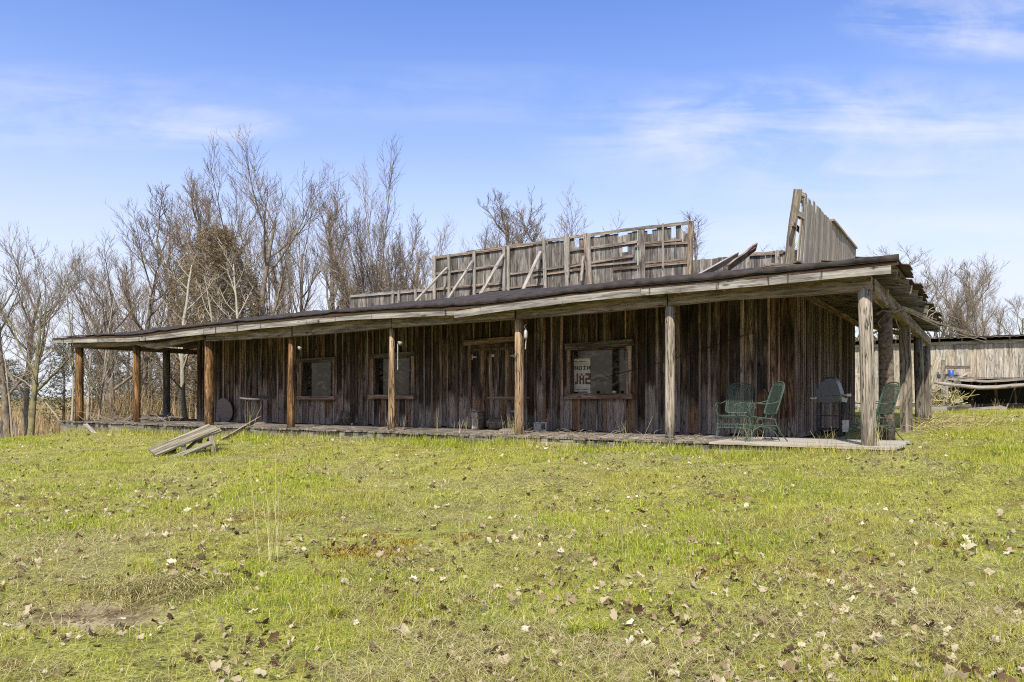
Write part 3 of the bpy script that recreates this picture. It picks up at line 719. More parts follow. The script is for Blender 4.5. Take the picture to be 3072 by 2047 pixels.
# false front at the back: low run, high run, side run
def parapet(name, u0, u1, z0, z1, v, holes=(), rag=0.0):
    s = MB(); u = u0
    while u < u1:
        w = R.uniform(.14, .20); zt = z1 + R.uniform(-rag, rag)
        zb, m = z0, (u + w / 2)
        spans = [(zb, zt)]
        for h in holes:
            if h[0] < m < h[1]: spans = [q for a, c in spans for q in ((a, min(c, h[2] + R.uniform(-.08, .08))), (max(a, h[3]), c)) if q[1] - q[0] > .03]
        off = (R.random() * 50, R.random() * 50)
        for a, c in spans:
            s.board(P(m, v + R.uniform(-.008, .008), a), P(m + R.uniform(-.01, .01), v, c), DU, w - (.012 if R.random() < .12 else .004), .02, segs=3, warp=.003, off=(off[0] + a, off[1]))
        u += w
    return s.build(name, M['parapet'], B)
VP = 9.95
uA, _ = onv(2075, 1000, VP); uB, _ = onv(1299, 1000, VP); uC, _ = onv(1050, 1000, VP)
_, zH = onv(2070, 668, VP); _, zL = onv(2345, 752, VP)
lo1 = parapet('low_parapet', U_R, uA - .02, 3.0, zL - .02, VP, [(3.9, 4.1, 4.5, 4.62)], .02)
lo2 = parapet('low_parapet', uB + .03, uC, 3.0, zL - .05, VP, (), .02)
def hh(px, y0, y1): a, zt = onv(px, y0, VP); _, zb = onv(px, y1, VP); return a, zb, zt
holes = []
for x0, x1, y0, y1 in ((1727, 1738, 718, 738), (1862, 1876, 697, 704), (2012, 2022, 674, 712), (2050, 2068, 676, 700), (1864, 1880, 740, 752), (2010, 2016, 733, 745), (1950, 1958, 690, 700)):
    a, zb, zt = hh(x1, y0, y1); c, _, _ = hh(x0, y0, y1); holes.append((a - .02, c + .02, zb, zt + (.3 if y0 < 705 else 0)))
hp = parapet('high_parapet', uA, uB, 3.0, zH - .06, VP, holes, .03)
# rails and studs on the near face
s = MB()
def rail(px0, y0, px1, y1, w=.09, t=.05, v=VP - .05, mb=None):
    a, za = onv(px0, y0, v); c, zc = onv(px1, y1, v)
    (mb or s).board(P(a, v, za), P(c, v, zc), DZ, w, t, segs=5, warp=.008)
rail(1299, 775, 1600, 733); rail(1400, 757, 1640, 725); rail(1640, 722, 1860, 693); rail(1860, 692, 2075, 668, .1)
rail(1305, 822, 1510, 795); rail(1530, 822, 1690, 800); rail(1700, 801, 1900, 768); rail(1600, 828, 1760, 806, .07); rail(1700, 812, 1760, 806, .06); rail(1770, 799, 1910, 786, .07)
rail(1305, 868, 1510, 849); rail(1430, 876, 1630, 853, .07); rail(1705, 858, 1765, 853, .06); rail(1770, 857, 1912, 841, .07)
rail(1705, 753, 1765, 746, .06); rail(1770, 745, 1912, 726); rail(1905, 740, 2072, 728, .07); rail(1935, 730, 2045, 720, .06); rail(1838, 808, 2072, 786, .1); rail(1935, 789, 2060, 778, .06)
hr = s.build('rail', M['header'], hp)
s = MB(); rail(1052, 890, 1300, 870, .08, mb=s); s.build('rail', M['grey'], lo2)
s = MB(); rail(2250, 765, 2350, 756, .1, mb=s); rail(2180, 775, 2360, 754, .05, mb=s); s.build('rail', M['header'], lo1)
def stud(px0, y0, px1, y1, w=.09, mat='grey', par=hp, v=VP - .12, t=.06):
    a, za = onv(px0, y0, v); c, zc = onv(px1, y1, v); m = MB()
    m.board(P(c, v, zc - .4), P(a, v, za), DU, w, t, segs=4, warp=.006); return m.build('stud', M[mat], par)
for a in ((1303, 768, 1303, 905), (1346, 763, 1348, 900), (1422, 755, 1424, 892), (1512, 740, 1513, 884), (1525, 740, 1526, 884), (1631, 716, 1638, 872), (1697, 706, 1703, 866), (1705, 712, 1703, 800)):
    stud(*a, w=.13 if a[0] in (1303, 1697) else .11)
stud(1755, 701, 1769, 862, .12, 'header'); stud(1766, 708, 1773, 862, .1); stud(2073, 664, 2069, 790, .16, 'header'); stud(1925, 690, 1926, 830, .22, 'parapet', t=.03)
for a in ((1178, 872, 1178, 905), (1196, 872, 1197, 905), (1247, 868, 1248, 900)): stud(*a, w=.09, par=lo2)
for a in ((2243, 760, 2243, 815), (2332, 752, 2332, 808)): stud(*a, w=.11, par=lo1)
# free standing pole in front of the high parapet, poking above it
pl = MB(); a, za = onv(1989, 671, 8.2); c, zc = onv(1989, 835, 8.2)
pl.tube([P(c, 8.2, zc - .3), P(a, 8.2, za)], [.035, .03], 6, .1); pl.build('pole', M['grey'], B)
# diagonal braces down to the roof
for (x0, y0, x1, y1, w) in ((1342, 803, 1248, 902, .10), (1418, 783, 1347, 893, .10), (1509, 765, 1441, 884, .12), (1622, 755, 1566, 877, .12), (1751, 768, 1743, 843, .09)):
    u0, z0 = onv(x0, y0, VP - .2)
    vb = 8.3 if x0 < 1700 else 9.6
    u1, z1 = onv(x1, y1, vb)
    m = MB(); a, b2 = P(u0, VP - .2, z0), P(u1, vb, z1); d = (b2 - a).normalized()
    m.board(a, b2 + (d * .25 if x0 < 1700 else d * 0), DU, w, .05, segs=3, warp=.004); m.build('brace', M['fascia'] if 0 else M['grey'], B)
# side false front above the right wall: ragged boards that lean outward
s = MB(); v = V_W + .35
for i in range(50):
    w = R.uniform(.13, .17)
    if v > V_B - .05: break
    zt = 4.93 + (R.uniform(-.25, .05) if v < 4.2 else R.uniform(-.02, .03)) - (.12 if v < 2.8 else 0)
    ln = .26 if v < 9 else .10
    s.board(P(U_R - .02 - .0, v + w / 2, 2.95), P(U_R - .02 - .05, v + w / 2 + ln * 1.6 * max(0, (6.5 - v) / 4), zt), DV, w - .008, .024, segs=3, warp=.006)
    v += w
sp = s.build('side_parapet', M['sidepar'], B)
s = MB(); s.board(P(U_R - .06, 6.2, 4.98), P(U_R - .06, 9.95, 4.93), DV, .05, .14, segs=6, warp=.02); s.build('cap_board', M['sidepar'], sp)
s = MB()
s.board(P(U_R + .05, 2.6, 4.2), P(U_R + .05, 9.9, 4.2), DZ, .09, .05); s.board(P(U_R + .05, 2.9, 4.86), P(U_R + .05, 9.9, 4.9), DZ, .09, .05); s.build('rail', M['header'], sp)
def ray(px, py, Y): return Vector((at(px, Y), Y, zat(py, Y)))
s = MB(); s.board(ray(2362, 808, 15.4), ray(2394, 568, 15.0), Vector((1, 0, 0)), .14, .1, segs=5, warp=.01)
s.board(ray(2392, 575, 15.0), ray(2414, 590, 15.1), DZ, .08, .06); s.board(ray(2392, 642, 15.1), ray(2412, 655, 15.2), DZ, .1, .08); s.build('stud', M['sidepar'], sp)
# loose planks lying up against the low parapet
for i, (x0, y0, x1, y1, w, lab, mt) in enumerate(((2080, 832, 2212, 766, .16, 'pale loose plank lying across the roof edge by the low parapet', 'grey'), (2180, 800, 2268, 740, .2, 'mossy broken plank sticking up beyond the roof edge', 'header'), (2150, 822, 2264, 748, .10, 'dark narrow plank under the mossy broken plank on the roof', 'wall'))):
    m = MB(); a, b2 = ray(x0, y0 + 8, 17.5), ray(x1, y1, 19.8 - i * .3)
    m.board(a, b2, Vector((.2, -.3, 1)), w, .05, segs=4, warp=.01); o = m.build('plank', M[mt], None); origin_to(o, a); tag(o, lab, 'plank', 'loose planks on the roof')

# flood lights and fixtures
def lamp(px, py, ang):
    u_, z_ = onv(px, py, -.12); c = P(u_, -.12, z_)
    m = MB(); d = Vector((math.cos(ang) * .6, -.5, -.45)).normalized()
    m.tube([c - d * .05, c - d * .02, c + d * .04, c + d * .055], [.022, .034, .046, .046], 10)
    fl = m.build('flood_light', M['lampgrey'], B, True)
    m = MB(); m.tube([P(u_ + .17, 0, z_ - .02), c - d * .04], .014, 6); m.build('arm', M['rust'], fl)
lamp(898, 1044, .3); lamp(1199, 1029, .2)
m = MB(); u_, z_ = onv(1577, 1003, -.1); m.tube([P(u_, -.1, z_ - .09), P(u_, -.1, z_ - .05), P(u_, -.1, z_ + .06), P(u_, -.1, z_ + .09)], [.03, .04, .035, .015], 8)
fl = m.build('porch_light', M['alu'], B, True)
m = MB(); m.tube([P(u_ + .02, -.08, z_ - .3), P(u_, -.08, z_ - .1)], .012, 5); m.tube([P(u_, -.08, z_ + .08), P(u_ + .04, -.09, z_ + .16), P(u_, -.09, z_ + .2)], .009, 5); m.build('conduit', M['alu'], fl)
m = MB()
for px, top, bot in ((1194, 1032, 1110), (1208, 1, 1)):
    if top == 1: continue
    a, za = onv(px, top, -.05); c, zc = onv(px, bot, -.05); m.tube([P(a, -.06, za), P(c, -.06, zc)], .011, 5)
m.build('conduit', M['alu'], B)
# sagging wire across the wall
w0, w1 = onv(1760, 1142, 1.9), onv(2250, 995, 1.9)
m = MB(); m.tube([P(w0[0] + (w1[0] - w0[0]) * q, 2.12, w0[1] + (w1[1] - w0[1]) * q - .05 * math.sin(math.pi * q)) for q in (0, .2, .4, .6, .8, 1)], .006, 4)
m.build('cable', M['blackmetal'], B)

# ------------------------------------------------------------------ furniture and things on the porch
def pedestal_table(c, tilt, label):
    t = thing('pedestal_table', c, label, 'table', 'round pedestal tables on the porch')
    m = MB(); rot = Matrix.Rotation(tilt[0], 4, 'X') @ Matrix.Rotation(tilt[1], 4, 'Y')
    rings = [[c + Vector((0, 0, .75)) + rot @ Vector((math.cos(2 * math.pi * j / 28) * r, math.sin(2 * math.pi * j / 28) * r, z)) for j in range(28)] for r, z in ((.30, -.05), (.49, -.02), (.50, .0), (.485, .012))]
    m.quadstrip(rings, [0, .1, .2, .3], [j * .1 for j in range(29)]); m.build('tabletop', M['tabletop'], t)
    m = MB(); m.tube([c + Vector((0, 0, .03)), c + Vector((0, 0, .35)), c + Vector((0, 0, .70))], [.06, .048, .05], 10); m.build('pedestal', M['tabletop'], t, True)
    m = MB(); m.tube([c, c + Vector((0, 0, .03)), c + Vector((0, 0, .05))], [.24, .22, .07], 16); m.build('foot', M['tabletop'], t)
pedestal_table(P(16.1, 1.3, 0), (math.radians(5.5), math.radians(1)), 'round pedestal table tilted toward the lawn near the left end of the porch wall')
pedestal_table(P(7.65, 1.45, 0), (math.radians(-1.2), 0), 'round pedestal table in front of the double door')
c = P(18.55, 2.02, .37)
m = MB(); ax = (DV * 1 + DZ * .16).normalized(); x_, y_ = DU, ax.cross(DU)
m.quadstrip([[c + ax * d + (x_ * math.cos(2 * math.pi * j / 28) + y_ * math.sin(2 * math.pi * j / 28)) * r for j in range(28)] for d, r in ((-.015, .35), (-.01, .37), (.015, .37))], [0, .1, .2], [j * .1 for j in range(29)])
o = m.build('round_tabletop', M['tabletop'], None); origin_to(o, c - Vector((0, 0, .37))); tag(o, 'loose round brown tabletop leaning on the wall at the left end', 'tabletop')

# cut logs and blocks
def log(name, p0, p1, r, label, mat='bark', endmat='postA', group='cut logs on the porch'):
    t = thing(name, p0, label, 'log', group)
    p0, p1 = Vector(p0), Vector(p1)
    m = MB(); m.tube([p0, p0.lerp(p1, .33), p0.lerp(p1, .66), p1], [r, r * .97, r * 1.02, r * .96], 16, .05); m.build('bark', M[mat], t, True)
    d = (p1 - p0).normalized(); m = MB(); m.tube([p1 + d * .001, p1 + d * .008], r * .93, 16); m.tube([p0 - d * .008, p0 - d * .001], r * .93, 16); m.build('cut_face', M[endmat], t)
    return t
q = P(*((lambda a: (a[0], 1.75, 0))(onv(1434, 1192, 1.75))))
log('stump', q, q + Vector((0, 0, .42)), .185, 'upright stump with peeling pale bark by the double door', 'bark')
m = MB(); m.board(q + Vector((-.06, -.18, .02)), q + Vector((-.07, -.18, .40)), Vector((1, 0, 0)), .16, .02, segs=3, warp=.01); setpar(m.build('peeled_wood', M['barn']), bpy.data.objects['stump'])
q = P(*((lambda a: (a[0], 1.6, .135))(onv(1468, 1192, 1.6))))
log('log', q, q + Vector((.44, -.10, 0)), .13, 'short fat log lying on its side by the double door')
q = P(*((lambda a: (a[0], 1.95, 0))(onv(1041, 1192, 1.95))))
log('stump', q, q + Vector((0, 0, .35)), .14, 'dark stump against the wall beside a leaning split log', 'bark', 'wall')
q = P(*((lambda a: (a[0], 1.75, .02))(onv(1010, 1192, 1.75))))
log('split_log', q, q + Vector((.13, .10, .36)), .085, 'grey split log leaning on the dark stump by the wall', 'postG', 'postG')
q = P(*((lambda a: (a[0], 1.8, .03))(onv(1056, 1192, 1.8))))
m = MB(); m.rock(q, .04); tag(origin_to(m.build('ball', M['stone'], None, True), q), 'small pale ball on the deck beside the dark stump', 'ball')
for px, py, lab in ((1719, 1288, 'flat pale stone lying on the deck right of the concrete block'), (1786, 1291, 'pinkish pale stone on the deck under the big window')):
    Y = CZ * F / (py - HZ); q = Vector((at(px, Y), Y, .02)); m = MB(); m.rock(q, .06, (1.4, 1, .4)); tag(origin_to(m.build('stone', M['stone'], None, True), q), lab, 'stone', 'stones lying on the deck')
# hollow concrete block
t_u, _ = onv(1620, 1192, 1.75); q = P(t_u, 1.75, 0)
t = thing('concrete_block', q, 'hollow concrete block standing on the deck below the wall', 'block')
m = MB(); dx = Vector((1, .05, 0)).normalized(); dy = Vector((-.05, 1, 0)).normalized()
for a in (-.125, 0, .125): m.board(q + dx * a - dy * .09 + Vector((0, 0, .1)), q + dx * a + dy * .09 + Vector((0, 0, .1)), DZ, .2, .032)
for z in (.016, .184): m.board(q - dx * .14 + Vector((0, 0, z)), q + dx * .14 + Vector((0, 0, z)), dy, .18, .032)
m.board(q - dx * .138 + Vector((0, 0, .1)) - dy * .02, q - dx * .0 + Vector((0, 0, .1)) - dy * .02, DZ, .14, .12)
m.build('block_shell', M['block'], t)
# leaning slab with broken top near the corner
q = P(2.0, 1.95, 0); m = MB(); m.tube([q, q + Vector((.0, .03, .4)), q + Vector((-.02, .06, .75)), q + Vector((-.06, .08, .92))], [.09, .1, .085, .03], 9, .15)
tag(origin_to(m.build('log', M['wall'], None), q), 'dark broken log standing against the front corner of the wall', 'log', 'cut logs on the porch')

# wrought iron mesh chairs
def chair(loc, face, label, scale=1.0):
    """face: heading the sitter looks to, radians, 0 = +Y"""
    t = thing('patio_chair', loc, label, 'chair', 'green iron patio chairs at the right end of the porch')
    L = Vector(loc)
    rz = Matrix.Rotation(face, 4, 'Z')
    def w(x, y, z): return L + (rz @ Vector((x, y, z))) * scale
    def loop(pts, r, n=6): m.tube([w(*p) for p in pts], r, n)
    # seat
    m = MB(); sx, y0, y1, zs = .25, -.24, .25, .41
    ring = [(-sx, y0, zs - .03), (-sx, y1 - .05, zs + .02), (-sx + .05, y1, zs + .02), (sx - .05, y1, zs + .02), (sx, y1 - .05, zs + .02), (sx, y0, zs - .03), (-sx, y0, zs - .03)]
    loop(ring, .011); so_ = m.build('seat', M['iron'], t)
    def mesh_panel(c0, c1, c2, n1, n2, r):
        a, b2, d = Vector(c0), Vector(c1), Vector(c2); mm = MB(); e1, e2 = b2 - a, d - a
        k = n1 + n2
        for i in range(1, k):
            for sgn in (0, 1):
                # diagonals over the parallelogram
                f0 = i / n1; p = (min(f0, 1), max(0, (f0 - 1) * n1 / n2)); qq = (max(0, f0 - n2 / n1), min(1, f0 * n1 / n2))
                if sgn: p, qq = (1 - p[0], p[1]), (1 - qq[0], qq[1])
                A = a + e1 * p[0] + e2 * p[1]; Bq = a + e1 * qq[0] + e2 * qq[1]
                mm.tube([w(*A), w(*Bq)], r, 3, cap=False)
        return mm
    mesh_panel((-sx, y0, zs - .03), (sx, y0, zs - .03), (-sx, y1, zs + .015), 12, 12, .0034).build('seat_mesh', M['iron'], so_)
    # back: tall rounded loop leaning backwards
    zb0, zb1, yb0, yb1, bx = .46, 1.02, -.25, -.43, .235
    def bk(x, q, o=0): return (x, yb0 + (yb1 - yb0) * q + o, zb0 + (zb1 - zb0) * q)
    m = MB()
    for sc_, rr_ in ((1.0, .012), (.86, .007)):
        pts = []
        for x, q in ((-.82, 0.02), (-.96, .05), (-1, .12), (-1, .4), (-1, .72), (-.93, .86), (-.72, .96), (-.4, 1.0), (0, 1.01), (.4, 1.0), (.72, .96), (.93, .86), (1, .72), (1, .4), (1, .12), (.96, .05), (.82, .02), (0, 0), (-.82, .02)):
            pts.append(bk(x * bx * sc_, .5 + (q - .5) * (1 if sc_ == 1 else .90) - (0 if sc_ == 1 else .03)))
        loop(pts, rr_)
    loop([bk(-bx * .9, .88), bk(0, .87), bk(bx * .9, .88)], .006)
    for i in range(9):                                     # leaf scroll under the top rail
        x = -bx * .75 + i * bx * 1.5 / 8; loop([bk(x, .88), bk(x + .02, .92), bk(x, .96), bk(x - .02, .93), bk(x, .88)], .005, 4)
    for x in (-.1, .1): loop([(x, y0 + .02, zs - .02), bk(x * 1.2, .02)], .009)
    bo = m.build('backrest', M['iron'], t)
    mesh_panel(bk(-bx * .93, .04), bk(bx * .93, .04), bk(-bx * .93, .88), 16, 22, .0036).build('back_mesh', M['iron'], bo)
    for sg in (-1, 1):
        m = MB()
        loop([bk(sg * bx, .42), (sg * .27, -.2, .66), (sg * .285, -.05, .64), (sg * .285, .15, .66), (sg * .285, .23, .645), (sg * .285, .27, .60), (sg * .285, .25, .52), (sg * .27, .2, .42)], .010)
        loop([(sg * .285, .15, .655), (sg * .285, .17, .54), (sg * .27, .18, .43)], .007); loop([(sg * .285, .15, .65), (sg * .285, .2, .6), (sg * .285, .17, .55), (sg * .285, .13, .59), (sg * .285, .15, .65)], .006, 4)
        m.build('armrest', M['iron'], t)
        m = MB()
        pts = [(sg * .26, .05 + .055 * math.cos(a), .335 + .055 * math.sin(a)) for a in [i * math.pi / 5 for i in range(11)]]
        loop(pts, .009)
        loop([(sg * .25, y1 - .02, zs), (sg * .255, y1 - .03, .30), (sg * .26, .26, .14), (sg * .27, .32, .01)], .010)
        loop([(sg * .25, y0 + .02, zs - .03), (sg * .255, -.26, .26), (sg * .26, -.34, .12), (sg * .27, -.44, .01)], .010)
        loop([(sg * .26, -.30, .02), (sg * .26, -.22, .16), (sg * .26, -.08, .245), (sg * .26, .06, .26), (sg * .26, .16, .20), (sg * .26, .24, .02)], .010)
        m.build('leg', M['iron'], t)
    m = MB(); loop([(-.255, -.24, .27), (.255, -.24, .27)], .009); loop([(-.255, .22, .27), (.255, .22, .27)], .009); loop([(-.255, .22, .21), (.255, .22, .21)], .008)
    for i in range(13):
        x = -.24 + i * .04; loop([(x, .22, .215), (x + .015, .222, .24), (x, .22, .268)], .006, 4)
        loop([(x, -.24, .215), (x + .015, -.24, .24), (x, -.24, .268)], .006, 4)
    loop([(-.255, -.24, .21), (.255, -.24, .21)], .008)
    loop([(-.255, -.24, .27), (-.255, .22, .27)], .009); loop([(.255, -.24, .27), (.255, .22, .27)], .009)
    m.build('apron', M['iron'], t)
    return t
chair(Vector((at(2205, 13.75), 13.75, .0)), math.radians(150), 'green mesh-back iron chair facing the lawn, nearest the big porch post on its left')
chair(Vector((at(2268, 13.05), 13.05, .0)), math.radians(97), 'green iron chair seen from its side, between the front-facing chair and the grill')
chair(Vector((at(2612, 13.3), 13.3, .0)), math.radians(97), 'green iron chair half hidden behind the tan corner post')

# gas grill
gx = at(2490, 14.6); G0 = Vector((gx, 14.6, 0))
g = thing('gas_grill', G0, 'grey domed gas grill on a black wheeled frame by the side wall', 'grill')
gr = Matrix.Rotation(math.radians(-31), 4, 'Z')
def gw(x, y, z): return G0 + gr @ Vector((x, y, z))
def smooth_prof(pr, k=4):
    out = []
    for i in range(len(pr) - 1):
        p0, p1, p2, p3 = pr[max(i - 1, 0)], pr[i], pr[i + 1], pr[min(i + 2, len(pr) - 1)]
        for q in range(k):
            t = q / k; out.append(tuple(.5 * (2 * b + (c - a) * t + (2 * a - 5 * b + 4 * c - d) * t * t + (3 * b - a - 3 * c + d) * t ** 3) for a, b, c, d in zip(p0, p1, p2, p3)))
    return out + [pr[-1]]
def prism(prof, y0, y1, nseg=1, taper=1.0):
    m = MB(); rings, vl = [], []
    for i, q in enumerate([k / nseg for k in range(nseg + 1)]):
        cxp = sum(p[0] for p in prof) / len(prof)
        e = 1 - (1 - taper) * (abs(2 * q - 1) ** 3)
        rings.append([gw(cxp + (p[0] - cxp) * e, y0 + (y1 - y0) * q, prof[0][1] + (p[1] - prof[0][1]) * e) for p in prof]); vl.append(q)
    m.quadstrip(rings, vl, [0.1 * j for j in range(len(prof) + 1)]); return m
hood = [(-.25, .80), (-.245, .86), (-.20, .96), (-.14, 1.06), (-.05, 1.14), (.05, 1.155), (.12, 1.12), (.18, 1.03), (.215, .92), (.24, .84), (.25, .795)]
prism(smooth_prof(hood), -.23, .23, 8, .90).build('hood', M['grill'], g)
bowl = [(-.235, .785), (.24, .78), (.21, .72), (.16, .665), (.10, .64), (-.10, .64), (-.17, .67), (-.21, .72)]
prism(bowl, -.22, .22, 6, .92).build('bowl', M['grill'], g)
m = MB(); m.tube([gw(.27, -.16, .80), gw(.34, -.17, .80)], .018, 8); m.tube([gw(.27, .16, .80), gw(.34, .17, .80)], .018, 8); m.board(gw(.34, -.22, .80), gw(.34, .22, .80), DZ, .05, .03); m.build('handle', M['alu'], g)
m = MB(); m.board(gw(.24, -.2, .72), gw(.33, -.2, .70), DZ, .08, .03); m.board(gw(-.34, -.1, .74), gw(-.22, -.1, .74), DZ, .03, .03); m.build('bracket', M['alu'], g)
for x in (-.2, .2):
    for y in (-.18, .18):
        m = MB(); m.board(gw(x, y, .05), gw(x, y, .66), Vector((1, 0, 0)), .032, .032); m.build('leg', M['blackmetal'], g)
m = MB()
for z in (.14, .40):
    for y in (-.18, .18): m.board(gw(-.2, y, z), gw(.2, y, z), DZ, .03 if z < .2 else .01, .015)
    for x in (-.2, .2): m.board(gw(x, -.18, z), gw(x, .18, z), DZ, .03 if z < .2 else .01, .015)
m.build('frame', M['blackmetal'], g)
for y in (-.22, .22):
    for x in (-.2, .2):
        m = MB(); m.tube([gw(x, y - .02, .06), gw(x, y + .02, .06)], .06, 14); m.build('wheel', M['blackmetal'], g)
m = MB(); m.board(gw(.26, -.10, .32), gw(.26, -.10, .10), Vector((1, 0, 0)), .12, .16); m.build('gas_bottle_box', M['alu'], g)

# ------------------------------------------------------------------ broken picnic table on the lawn
def lawn(px, Y, dz=0): x = at(px, Y); return Vector((x, Y, gz(x, Y) + dz))
A = Vector((at(455, 15.1), 15.1, zat(1358, 15.1))); C = Vector((at(643, 15.9), 15.9, zat(1281, 15.9)))
T = thing('picnic_table', A, 'small grey picnic table collapsed with one end on the grass', 'table')
ax = (C - A).normalized(); wv = (Vector((-ax.y, ax.x, 0)).normalized() + Vector((0, 0, .30))).normalized(); wv = (wv - ax * wv.dot(ax)).normalized(); nv = ax.cross(wv)
for i in range(4):
    m = MB(); o = wv * (-.18 + i * .115)
    m.board(A + o, C + o + ax * R.uniform(-.03, .02), wv, .109, .035, segs=3, warp=.002); m.build('tabletop_board', M['oldtable'], T)
Ab = Vector((at(486, 14.6), 14.6, zat(1388, 14.6))); Cb = Vector((at(632, 15.2), 15.2, zat(1330, 15.2)))
m = MB(); m.board(Ab, Cb, wv, .16, .04, segs=3, warp=.003); m.build('bench', M['oldtable'], T)
Ac = Vector((at(470, 16.2), 16.2, zat(1352, 16.2))); Cc = Vector((at(662, 16.8), 16.8, zat(1290, 16.8)))
m = MB(); m.board(Ac, Cc, wv, .20, .04, segs=3, warp=.003); m.build('bench', M['oldtable'], T)
for q in (.42, .86):
    c1, c2 = Ab.lerp(Cb, q), Ac.lerp(Cc, q); ct = A.lerp(C, q) - nv * .03
    m = MB(); m.board(c1 - nv * .04, c2 - nv * .04, nv, .08, .035); m.board(ct - nv * .0 - wv * .2, ct - wv * .38 - Vector((0, 0, .36)), ax, .09, .03); m.board(ct + wv * .15, ct + wv * .34 - Vector((0, 0, .34)), ax, .09, .03)
    m.board(ct - wv * .24 - Vector((0, 0, .01)), ct + wv * .24 - Vector((0, 0, .01)), nv, .07, .035)
    m.board(ct - Vector((0, 0, .02)), A.lerp(C, q - .3) - Vector((0, 0, .22)), wv, .08, .03); m.build('leg_frame', M['oldtable'], T)

# loose timber leaning on the deck
a = lawn(664, 18.2, .0); b2 = P(*((lambda q: (q[0], .5, q[1]))(onv(783, 1253, .5))))
m = MB(); m.board(a, b2, DZ, .09, .05, segs=4, warp=.006); tag(origin_to(m.build('timber', M['wall'], None), a), 'dark weathered timber leaning from the grass onto the deck', 'timber')
a = lawn(284, 22.0, 0); b2 = P(*((lambda q: (q[0], -.36, q[1]))(onv(257, 1273, -.36))))
m = MB(); m.board(a, b2, DU, .10, .03, segs=2, warp=.004); tag(origin_to(m.build('plank', M['grey'], None), a), 'short pale plank leaning on the deck edge at the far left post', 'plank', 'loose planks by the deck')
# broken panel and sticks at the left end of the deck
for i, (a, b2, w, lab) in enumerate(((P(20.9, 1.6, .05), P(22.4, 2.4, .18), .5, 'grey broken board panel propped on the left end of the deck'), (P(20.4, 1.2, .04), P(21.9, 1.5, .14), .3, 'narrow grey board in front of the propped panel on the deck'), (P(21.8, .8, .03), P(23.0, 1.5, .06), .25, 'flat board lying by the far left posts'))):
    m = MB(); m.board(a, b2, DV + DZ * .2, w, .03, segs=3, warp=.01); tag(origin_to(m.build('board', M['postG'], None), a), lab, 'board', 'broken boards on the left deck')
m = MB()
for i in range(46):
    p = P(R.uniform(19.2, 22.9), R.uniform(-.2, 1.3), R.uniform(.0, .05)); a_ = R.uniform(0, 6.28); L = R.uniform(.4, 1.1)
    d = Vector((math.cos(a_), math.sin(a_), R.uniform(.0, .55))); k = Vector((R.uniform(-.2, .2), R.uniform(-.2, .2), R.uniform(-.1, .1)))
    m.tube([p, p + d * L * .5 + k * .5 + Vector((0, 0, .05)), p + d * L + k - Vector((0, 0, max(0, d.z * .2)))], [.008, .006, .003], 4, cap=False)
tag(m.build('dead_sticks', M['twigpale'], None), 'pile of dead sticks and vines on the left end of the deck', 'sticks', kind='stuff')

# ------------------------------------------------------------------ grey barn behind at the right
VB2 = 20.6
BN = thing('barn', P(-2, VB2, .3), 'long pale grey board barn with a low dark roof line behind the porch', 'barn')
s, s2 = MB(), MB(); u = -14.0
while u < 12:
    w = R.uniform(.27, .36)
    s.board(P(u + w / 2, VB2, .15), P(u + w / 2 + R.uniform(-.01, .01), VB2 + R.uniform(-.01, .01), 2.86), DU, w - .012, .025, segs=3, warp=.004)
    if R.random() < .75: s2.board(P(u + w, VB2 - .022, .3), P(u + w, VB2 - .022, 2.78), DU, R.choice((.06, .09)), .018, segs=2, warp=.004)
    u += w
bw = s.build('wall', M['barn'], BN); s2.build('battens', M['barn'], bw)
s = MB(); s.board(P(-14, VB2 - .04, 2.84), P(12, VB2 - .04, 2.84), DZ, .12, .05, segs=14, warp=.012); s.build('top_plate', M['barn'], BN)
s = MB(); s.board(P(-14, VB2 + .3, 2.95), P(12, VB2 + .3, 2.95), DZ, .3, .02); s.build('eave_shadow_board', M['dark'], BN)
s = MB()
for i in range(34): s.board(P(-13.6 + i * .76, VB2 - .02, 2.97), P(-13.6 + i * .76, VB2 + .25, 2.99), DZ, .13, .05)
s.build('rafter_ends', M['barn'], BN)
sheet(-14.2, 12.2, VB2 - .35, VB2 + 6, 240, 8, .02, lambda u, v: 3.04 + .03 * (v - VB2 + .35) + .012 * math.sin(u * 2 * math.pi / .26) + .02 * math.sin(u * .9), 'roof', M['roofsheet'], parent=BN)
s = MB(); s.board(P(-14, VB2 + 5.8, 1.8), P(12, VB2 + 5.8, 1.8), DZ, 3.2, .05); s.board(P(-14, VB2 + 2.9, 1.6), P(-14, VB2 + 2.9, 1.62), DV, 5.6, .05); s.board(P(12, VB2 + .02, 1.7), P(12, VB2 + 5.8, 1.7), DZ, 2.7, .05); s.build('rear_wall', M['barn'], BN)

# collapsed plank platform with log rail in front of the barn
def rp(px, py, v): a, z = onv(px, py, v); return P(a, v, z)
W_ = thing('collapsed_platform', rp(2950, 1215, 18.3), 'sagging plank platform with dark space beneath, in front of the grey barn', 'platform')
s = MB()
for i in range(17):
    px = 2846 + i * 20 + R.uniform(-3, 3); sag = 4 * math.sin(math.pi * min(1, (px - 2840) / 300))
    a = rp(px, 1131 + sag, 18.3); s.board(a, a + DV * 2.0 + Vector((0, 0, .04)), DU, R.uniform(.16, .24), .05)
s.build('planks', M['deck'], W_)
s = MB(); s.strip([rp(x, y, 18.25) for x, y in ((2838, 1133), (2900, 1138), (2960, 1141), (3020, 1138), (3090, 1132), (3160, 1126))], [rp(x, y + 8, 18.25) for x, y in ((2838, 1132), (2900, 1137), (2960, 1140), (3020, 1137), (3090, 1131), (3160, 1125))], DV * .06); s.build('edge_beam', M['grey'], W_)
